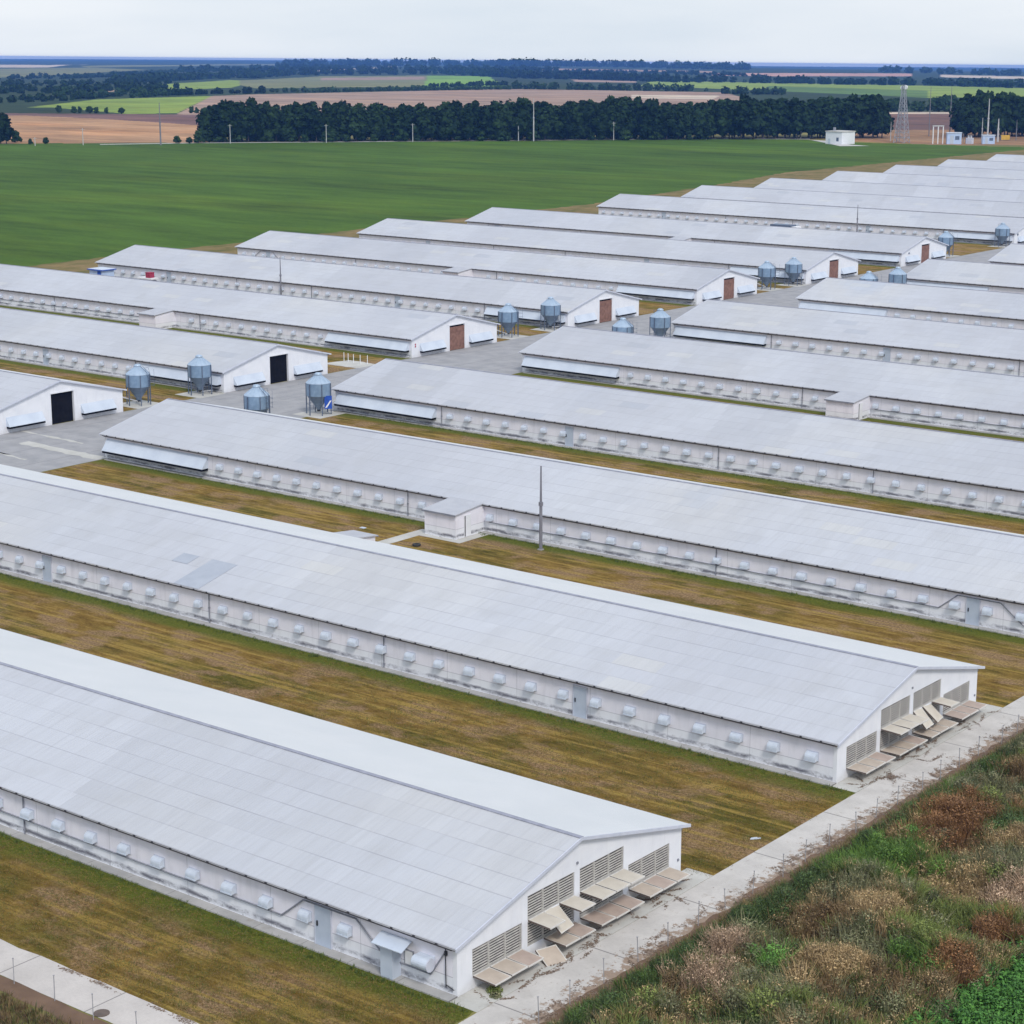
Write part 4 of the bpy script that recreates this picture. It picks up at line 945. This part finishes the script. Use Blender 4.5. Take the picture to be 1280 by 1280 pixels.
V=[(x,y,float(wz(x,y)) if 5.05<x<18.5 else (0.0 if x<6 else .12)) for y in ysn for x in xs]; n=len(xs)
F=[(j*n+i,j*n+i+1,(j+1)*n+i+1,(j+1)*n+i) for j in range(len(ysn)-1) for i in range(n-1)]
t=NT('bank_soil'); p=t.pos(); f=t.noise(p,2.5,5,.7); mt=t.out(t.ramp(f,[(.3,(.03,.035,.014)),(.5,(.075,.06,.03)),(.7,(.14,.10,.055))]),.95,bump=f,bdist=.1)
obj('bank',npmesh('bank',V,F,mt,smooth=True),kind='structure')
g=np.random.default_rng(11); VV=[];FF=[];CC=[];off=0
def addset(s):
    global off
    V,F,C=s; VV.append(V);FF.append(F+off);CC.append(C);off+=len(V)
def kindat(x,y):
    best=None;bs=0
    for (a,b_,r_,k) in PATCH:
        d=math.hypot(x-a,y-b_)/r_+g.normal()*.36
        if d<1.0 and (best is None or d<bs): best=k;bs=d
    if best: return best
    if x<7.3: return g.choice(['darkgreen','darkgreen','darkgreen','green','brown','grey'],p=[.3,.3,.15,.08,.07,.10])
    return g.choice(['grey','brown','tan','darkgreen','olive'],p=[.27,.12,.17,.22,.22])
for _ in range(150):      # taller mounds
    x=6.2+g.random()*11; y=1+g.random()*48; k=kindat(x,y); q_=g.uniform(.8,1.5); c0,c1=[tuple(v*q_ for v in c) for c in KIND[k]]; z=float(wz(x,y)); r_=g.uniform(.5,.95); h_=g.uniform(.7,1.35)
    addset(leafset(g,(x,y,z),420,r_,h_,.06,c0,c1)); addset(bladeset(g,(x,y,z),90,r_*.7,h_*1.15,.4,.014,.5,c0,c1))
cnt=0
for _ in range(3400):
    x=5.35+g.random()**1.0*13.0; y=-1+g.random()*54
    # triangle seen by the camera with a generous margin
    if (x-5)>(18.5): continue
    k=kindat(x,y); q_=g.uniform(.65,1.45); c0,c1=[tuple(v*q_ for v in c) for c in KIND[k]]; z=float(wz(x,y))-.05; near=.55 if x<6.0 else 1.
    if k in('tan','pink','rust'):
        addset(bladeset(g,(x,y,z),70,.38,.95*near,.5,.013,.35,c0,c1))
        addset(leafset(g,(x,y,z+.55*near),40,.36,.45*near,.045,c0,c1))
    elif k in('darkgreen','grey','brown'):
        dk=(c0,c1)
        addset(leafset(g,(x,y,z),75,.42,.75*near*g.uniform(.6,1.3),.055,*dk)); addset(bladeset(g,(x,y,z),35,.38,.95*near,.5,.014,.4,c0,c1))
    elif k=='bright': addset(leafset(g,(x,y,z),110,.42,.8,.075,c0,c1))
    else: addset(bladeset(g,(x,y,z),90,.40,.85*near,.5,.018,.6,c0,c1)); addset(leafset(g,(x,y,z),25,.4,.6,.06,c0,c1))
obj('weeds',npmesh('weeds',np.concatenate(VV),np.concatenate(FF),M['leaf'],np.concatenate(CC)),kind='stuff',label='tangled dry and green weeds covering the bank beyond the front road',cat='weeds')
# leafy crop in the lower right corner
VV=[];FF=[];CC=[];off=0
for _ in range(1500):
    x=17.2+g.random()*9; y=4+g.random()*26
    if x<17.4+.12*math.sin(y*1.7)+max(0,(y-20))*.25: continue
    z=.12; addset(leafset(g,(x,y,z),75,.40,.75*g.uniform(.7,1.15),.085,(.03,.11,.012),(.09,.24,.035)))
obj('leafy_crop',npmesh('leafy_crop',np.concatenate(VV),np.concatenate(FF),M['leaf'],np.concatenate(CC)),kind='stuff',label='bright green leafy crop in the lower right corner',cat='crop')
# individual bushes that stand out of the weeds
def bush(x,y,r_,h,k,lab,n=700,size=.06):
    z=float(wz(x,y)) if x>5 else 0.; s1=leafset(g,(0,0,.0),n,r_,h,size,*KIND[k]); s2=bladeset(g,(0,0,0),int(n*.25),r_*.6,h*1.15,.4,.015,.5,*KIND[k])
    V=np.concatenate([s1[0],s2[0]]);F=np.concatenate([s1[1],s2[1]+len(s1[0])]);C=np.concatenate([s1[2],s2[2]])
    root=obj('bush',None,loc=(x,y,z),label=lab,cat='bush'); obj('foliage',npmesh('foliage',V,F,M['leaf'],C),root)
    b=MB()
    for i in range(6):
        a=i*PI/3+.3; b.tube((0,0,-.1),(.4*r_*math.cos(a),.4*r_*math.sin(a),h*.7),.018,.008,n=5)
    obj('stem',b.mesh('stem',M['trunk']),root)
bush(7.9,27.4,.75,1.0,'bright','bright green bush at the left foot of the rust brown weeds',900)
bush(9.9,10.2,.6,.85,'bright','small vivid green bush among grey weeds near the bottom',700)
bush(8.9,30.6,1.2,1.15,'rust','broad rust brown bush at the right edge of the bank',1500)
bush(7.7,9.3,.65,1.15,'pink','pinkish dry bush above the bottom edge',900,.045)
bush(11.2,32.8,1.3,1.4,'darkgreen','tall dark green bush at the right frame edge',1600)
bush(6.2,13.8,.9,.9,'darkgreen','dark green bush beside the front road',1000)
bush(16.3,19.2,.8,1.1,'rust','reddish brown bush near the leafy crop',1000)
bush(.95,.9,.42,.28,'olive','low weed tuft growing on the concrete before the nearest gable',350,.05)
bush(1.3,.55,.3,.2,'grey','smaller grey weed tuft on the concrete before the nearest gable',220,.05)
# rough grass along walls and road edges
VV=[];FF=[];CC=[];off=0
def edge(x0,x1,y,dens,h,w=.25,c=((.05,.085,.012),(.12,.16,.03))):
    k=int(abs(x1-x0)*dens)
    for _ in range(k):
        x=x0+(x1-x0)*g.random(); addset(bladeset(g,(x,y-abs(g.normal())*w,.0),9,.16,h*(.5+g.random()),.5,.016,.6,*c))
edge(-60,1.2,BY[1]-.72,7,.17); edge(-100,1.2,BY[2]-.72,6,.17); edge(-100,1.2,BY[3]-.72,5,.17,); edge(-100,1.2,BY[4]-.72,4,.17)
for _ in range(9000):   # tufts over the two nearest strips
    x=-45+47*g.random()**.7; y=random.choice([-9.3+7.6*g.random(),17.8+15*g.random()]); 
    if x>1.5: continue
    q=g.random(); c=((.16,.10,.03),(.27,.18,.055)) if q<.6 else ((.07,.09,.015),(.14,.15,.03))
    addset(bladeset(g,(x,y,0),14,.30,.085,.6,.014,.7,*c))
for _ in range(1500):
    x=-26+19*g.random(); y=-13.2-5*g.random(); addset(bladeset(g,(x,y,0),14,.3,.4,.6,.015,.6,(.08,.05,.025),(.20,.13,.06)) if g.random()<.7 else bladeset(g,(x,y,0),14,.3,.35,.6,.015,.6,(.04,.055,.015),(.10,.11,.03)))
for _ in range(900):
    y=-2+60*g.random(); addset(bladeset(g,(4.75+abs(g.normal())*.35,y,0),9,.2,.28,.6,.014,.7,(.14,.11,.04),(.24,.19,.08)))
obj('rough_grass',npmesh('rough_grass',np.concatenate(VV),np.concatenate(FF),M['grassblade'],np.concatenate(CC)),kind='stuff',label='short rough grass tufts along the walls and over the mown strips',cat='grass')
# leaf litter and crumbs of soil on the front road
VV=[];FF=[];CC=[];off=0
def litter(x,y,z,n,sx,sy,ang=0,c=((.16,.11,.08),(.26,.19,.14)),size=.05):
    q=np.stack([g.normal(size=n)*sx,g.normal(size=n)*sy,np.abs(g.normal(size=n))*.012+z],1); ca,sa=math.cos(ang),math.sin(ang)
    q=np.stack([x+q[:,0]*ca-q[:,1]*sa,y+q[:,0]*sa+q[:,1]*ca,q[:,2]],1)
    t=g.random(n)*2*PI; a=np.stack([np.cos(t),np.sin(t),g.normal(size=n)*.15],1); b_=np.stack([-np.sin(t),np.cos(t),g.normal(size=n)*.15],1); s=size*(.4+g.random(n))[:,None]
    V=np.stack([q-a*s,q-b_*s*.6,q+a*s,q+b_*s*.6],1).reshape(-1,3); k=g.random(n)[:,None]; cc=np.array(c[0])*(1-k)+np.array(c[1])*k
    addset((V,np.arange(4*n).reshape(-1,4),np.repeat(cc,4,0)))
for _ in range(170):
    y=-1+62*g.random(); x=3.3+1.2*g.random()**.6; litter(x,y,.02,int(18+40*g.random()),.06+.05*g.random(),.18+.4*g.random(),g.normal()*.9)
for _ in range(60):
    y=g.choice([g.uniform(0,17),g.uniform(34,51)]); x=.5+1.5*g.random(); litter(x,y,.022,int(25+40*g.random()),.05,.2+.2*g.random(),g.normal()*.6)
litter(1.45,7.4,.022,160,.16,.30); litter(1.9,36.5,.022,260,.12,.5,.7); litter(1.9,36.3,.022,220,.12,.45,-.7); litter(2.6,41.,.022,100,.08,.35)
for _ in range(30):
    x=-32*g.random()+2; litter(x,-9.65-abs(g.normal())*.15,.024,int(20+30*g.random()),.3,.06)
obj('litter',npmesh('litter',np.concatenate(VV),np.concatenate(FF),M['leaf'],np.concatenate(CC)),kind='stuff',label='dry leaves and crumbs of soil scattered on the front concrete road',cat='litter')
# dust rising behind a vehicle on the far road
x,y=gp(1203,143); z=fz(x,y)
bpy.ops.mesh.primitive_ico_sphere_add(subdivisions=3,radius=1); du=bpy.context.object; du.name='dust_cloud'; du.location=(x,y,z+2.5); du.scale=(7,4,3.6)
du.rotation_euler=(0,0,YAW); du['kind']='stuff'; du['label']='pale dust cloud beside the right windbreak'; du['category']='dust'
m=bpy.data.materials.new('dust'); m.use_nodes=True; nt=m.node_tree; nt.nodes.clear(); o=nt.nodes.new('ShaderNodeOutputMaterial'); v=nt.nodes.new('ShaderNodeVolumePrincipled'); v.inputs['Color'].default_value=(.9,.87,.85,1); v.inputs['Density'].default_value=.06
nt.links.new(v.outputs[0],o.inputs['Volume']); du.data.materials.append(m)
# ------------------------------------------------------------------ haze
# the box leans with the land, which falls away from the farm
def hz(a,bb,t): return (CAM[0]+a*FWD[0]+bb*RGT[0],CAM[1]+a*FWD[1]+bb*RGT[1],CAM[2]+1.6-.0142*a-.0088*bb-t)
b=MB(); n0=[hz(a,bb,t) for t in(330,0) for a,bb in((-1800,-13500),(-1800,13500),(15300,13500),(15300,-13500))]
b.v=n0; b.f=[(0,3,2,1),(4,5,6,7),(0,1,5,4),(1,2,6,5),(2,3,7,6),(3,0,4,7)]; b.m=[0]*6
m=bpy.data.materials.new('haze_air'); m.use_nodes=True; nt=m.node_tree; nt.nodes.clear(); o=nt.nodes.new('ShaderNodeOutputMaterial'); v=nt.nodes.new('ShaderNodeVolumePrincipled')
HAZE=8.5e-5
v.inputs['Color'].default_value=(.15,.36,1.,1); v.inputs['Density'].default_value=HAZE; v.inputs['Anisotropy'].default_value=0.
nt.links.new(v.outputs[0],o.inputs['Volume'])
obj('haze',b.mesh('haze',m),kind='stuff')
# ------------------------------------------------------------------ light
SUN_AZ=math.radians(122); SUN_EL=math.radians(46)     # azimuth measured from +Y towards +X
w=bpy.data.worlds.new('World'); S.world=w; w.use_nodes=True; nt=w.node_tree; N_=nt.nodes; L_=nt.links
bg=N_['Background']; sk=N_.new('ShaderNodeTexSky'); sk.sky_type='NISHITA'; sk.sun_disc=False; sk.sun_elevation=SUN_EL; sk.sun_rotation=SUN_AZ; sk.altitude=200; sk.air_density=1.2; sk.dust_density=2.0; sk.ozone_density=1.5
tc=N_.new('ShaderNodeTexCoord'); mp=N_.new('ShaderNodeMapping'); mp.inputs['Scale'].default_value=(1.5,1.5,9); nz=N_.new('ShaderNodeTexNoise'); nz.inputs['Scale'].default_value=2.2; nz.inputs['Detail'].default_value=5
L_.new(tc.outputs['Generated'],mp.inputs[0]); L_.new(mp.outputs[0],nz.inputs['Vector'])
rp=N_.new('ShaderNodeValToRGB'); rp.color_ramp.elements[0].position=.35; rp.color_ramp.elements[0].color=(6.0,6.8,7.8,1); rp.color_ramp.elements[1].position=.68; rp.color_ramp.elements[1].color=(7.8,8.2,8.8,1)
L_.new(nz.outputs[0],rp.inputs[0])
mx=N_.new('ShaderNodeMix'); mx.data_type='RGBA'; mx.inputs[0].default_value=.80
L_.new(sk.outputs[0],mx.inputs[6]); L_.new(rp.outputs[0],mx.inputs[7]); L_.new(mx.outputs[2],bg.inputs['Color']); bg.inputs['Strength'].default_value=.10
sl=bpy.data.lights.new('sun','SUN'); sl.energy=1.5; sl.angle=math.radians(14); sl.color=(1.,.95,.88); so=bpy.data.objects.new('sun',sl); COL.objects.link(so)
dv=Vector((math.sin(SUN_AZ)*math.cos(SUN_EL),math.cos(SUN_AZ)*math.cos(SUN_EL),math.sin(SUN_EL))); so.rotation_euler=dv.to_track_quat('Z','Y').to_euler(); so.location=(0,0,200)
S.view_settings.view_transform='Standard'; S.view_settings.look='None'; S.view_settings.exposure=.38; S.view_settings.gamma=1
S.render.engine='CYCLES'; S.cycles.volume_step_rate=1; S.cycles.volume_bounces=1; S.cycles.max_bounces=6
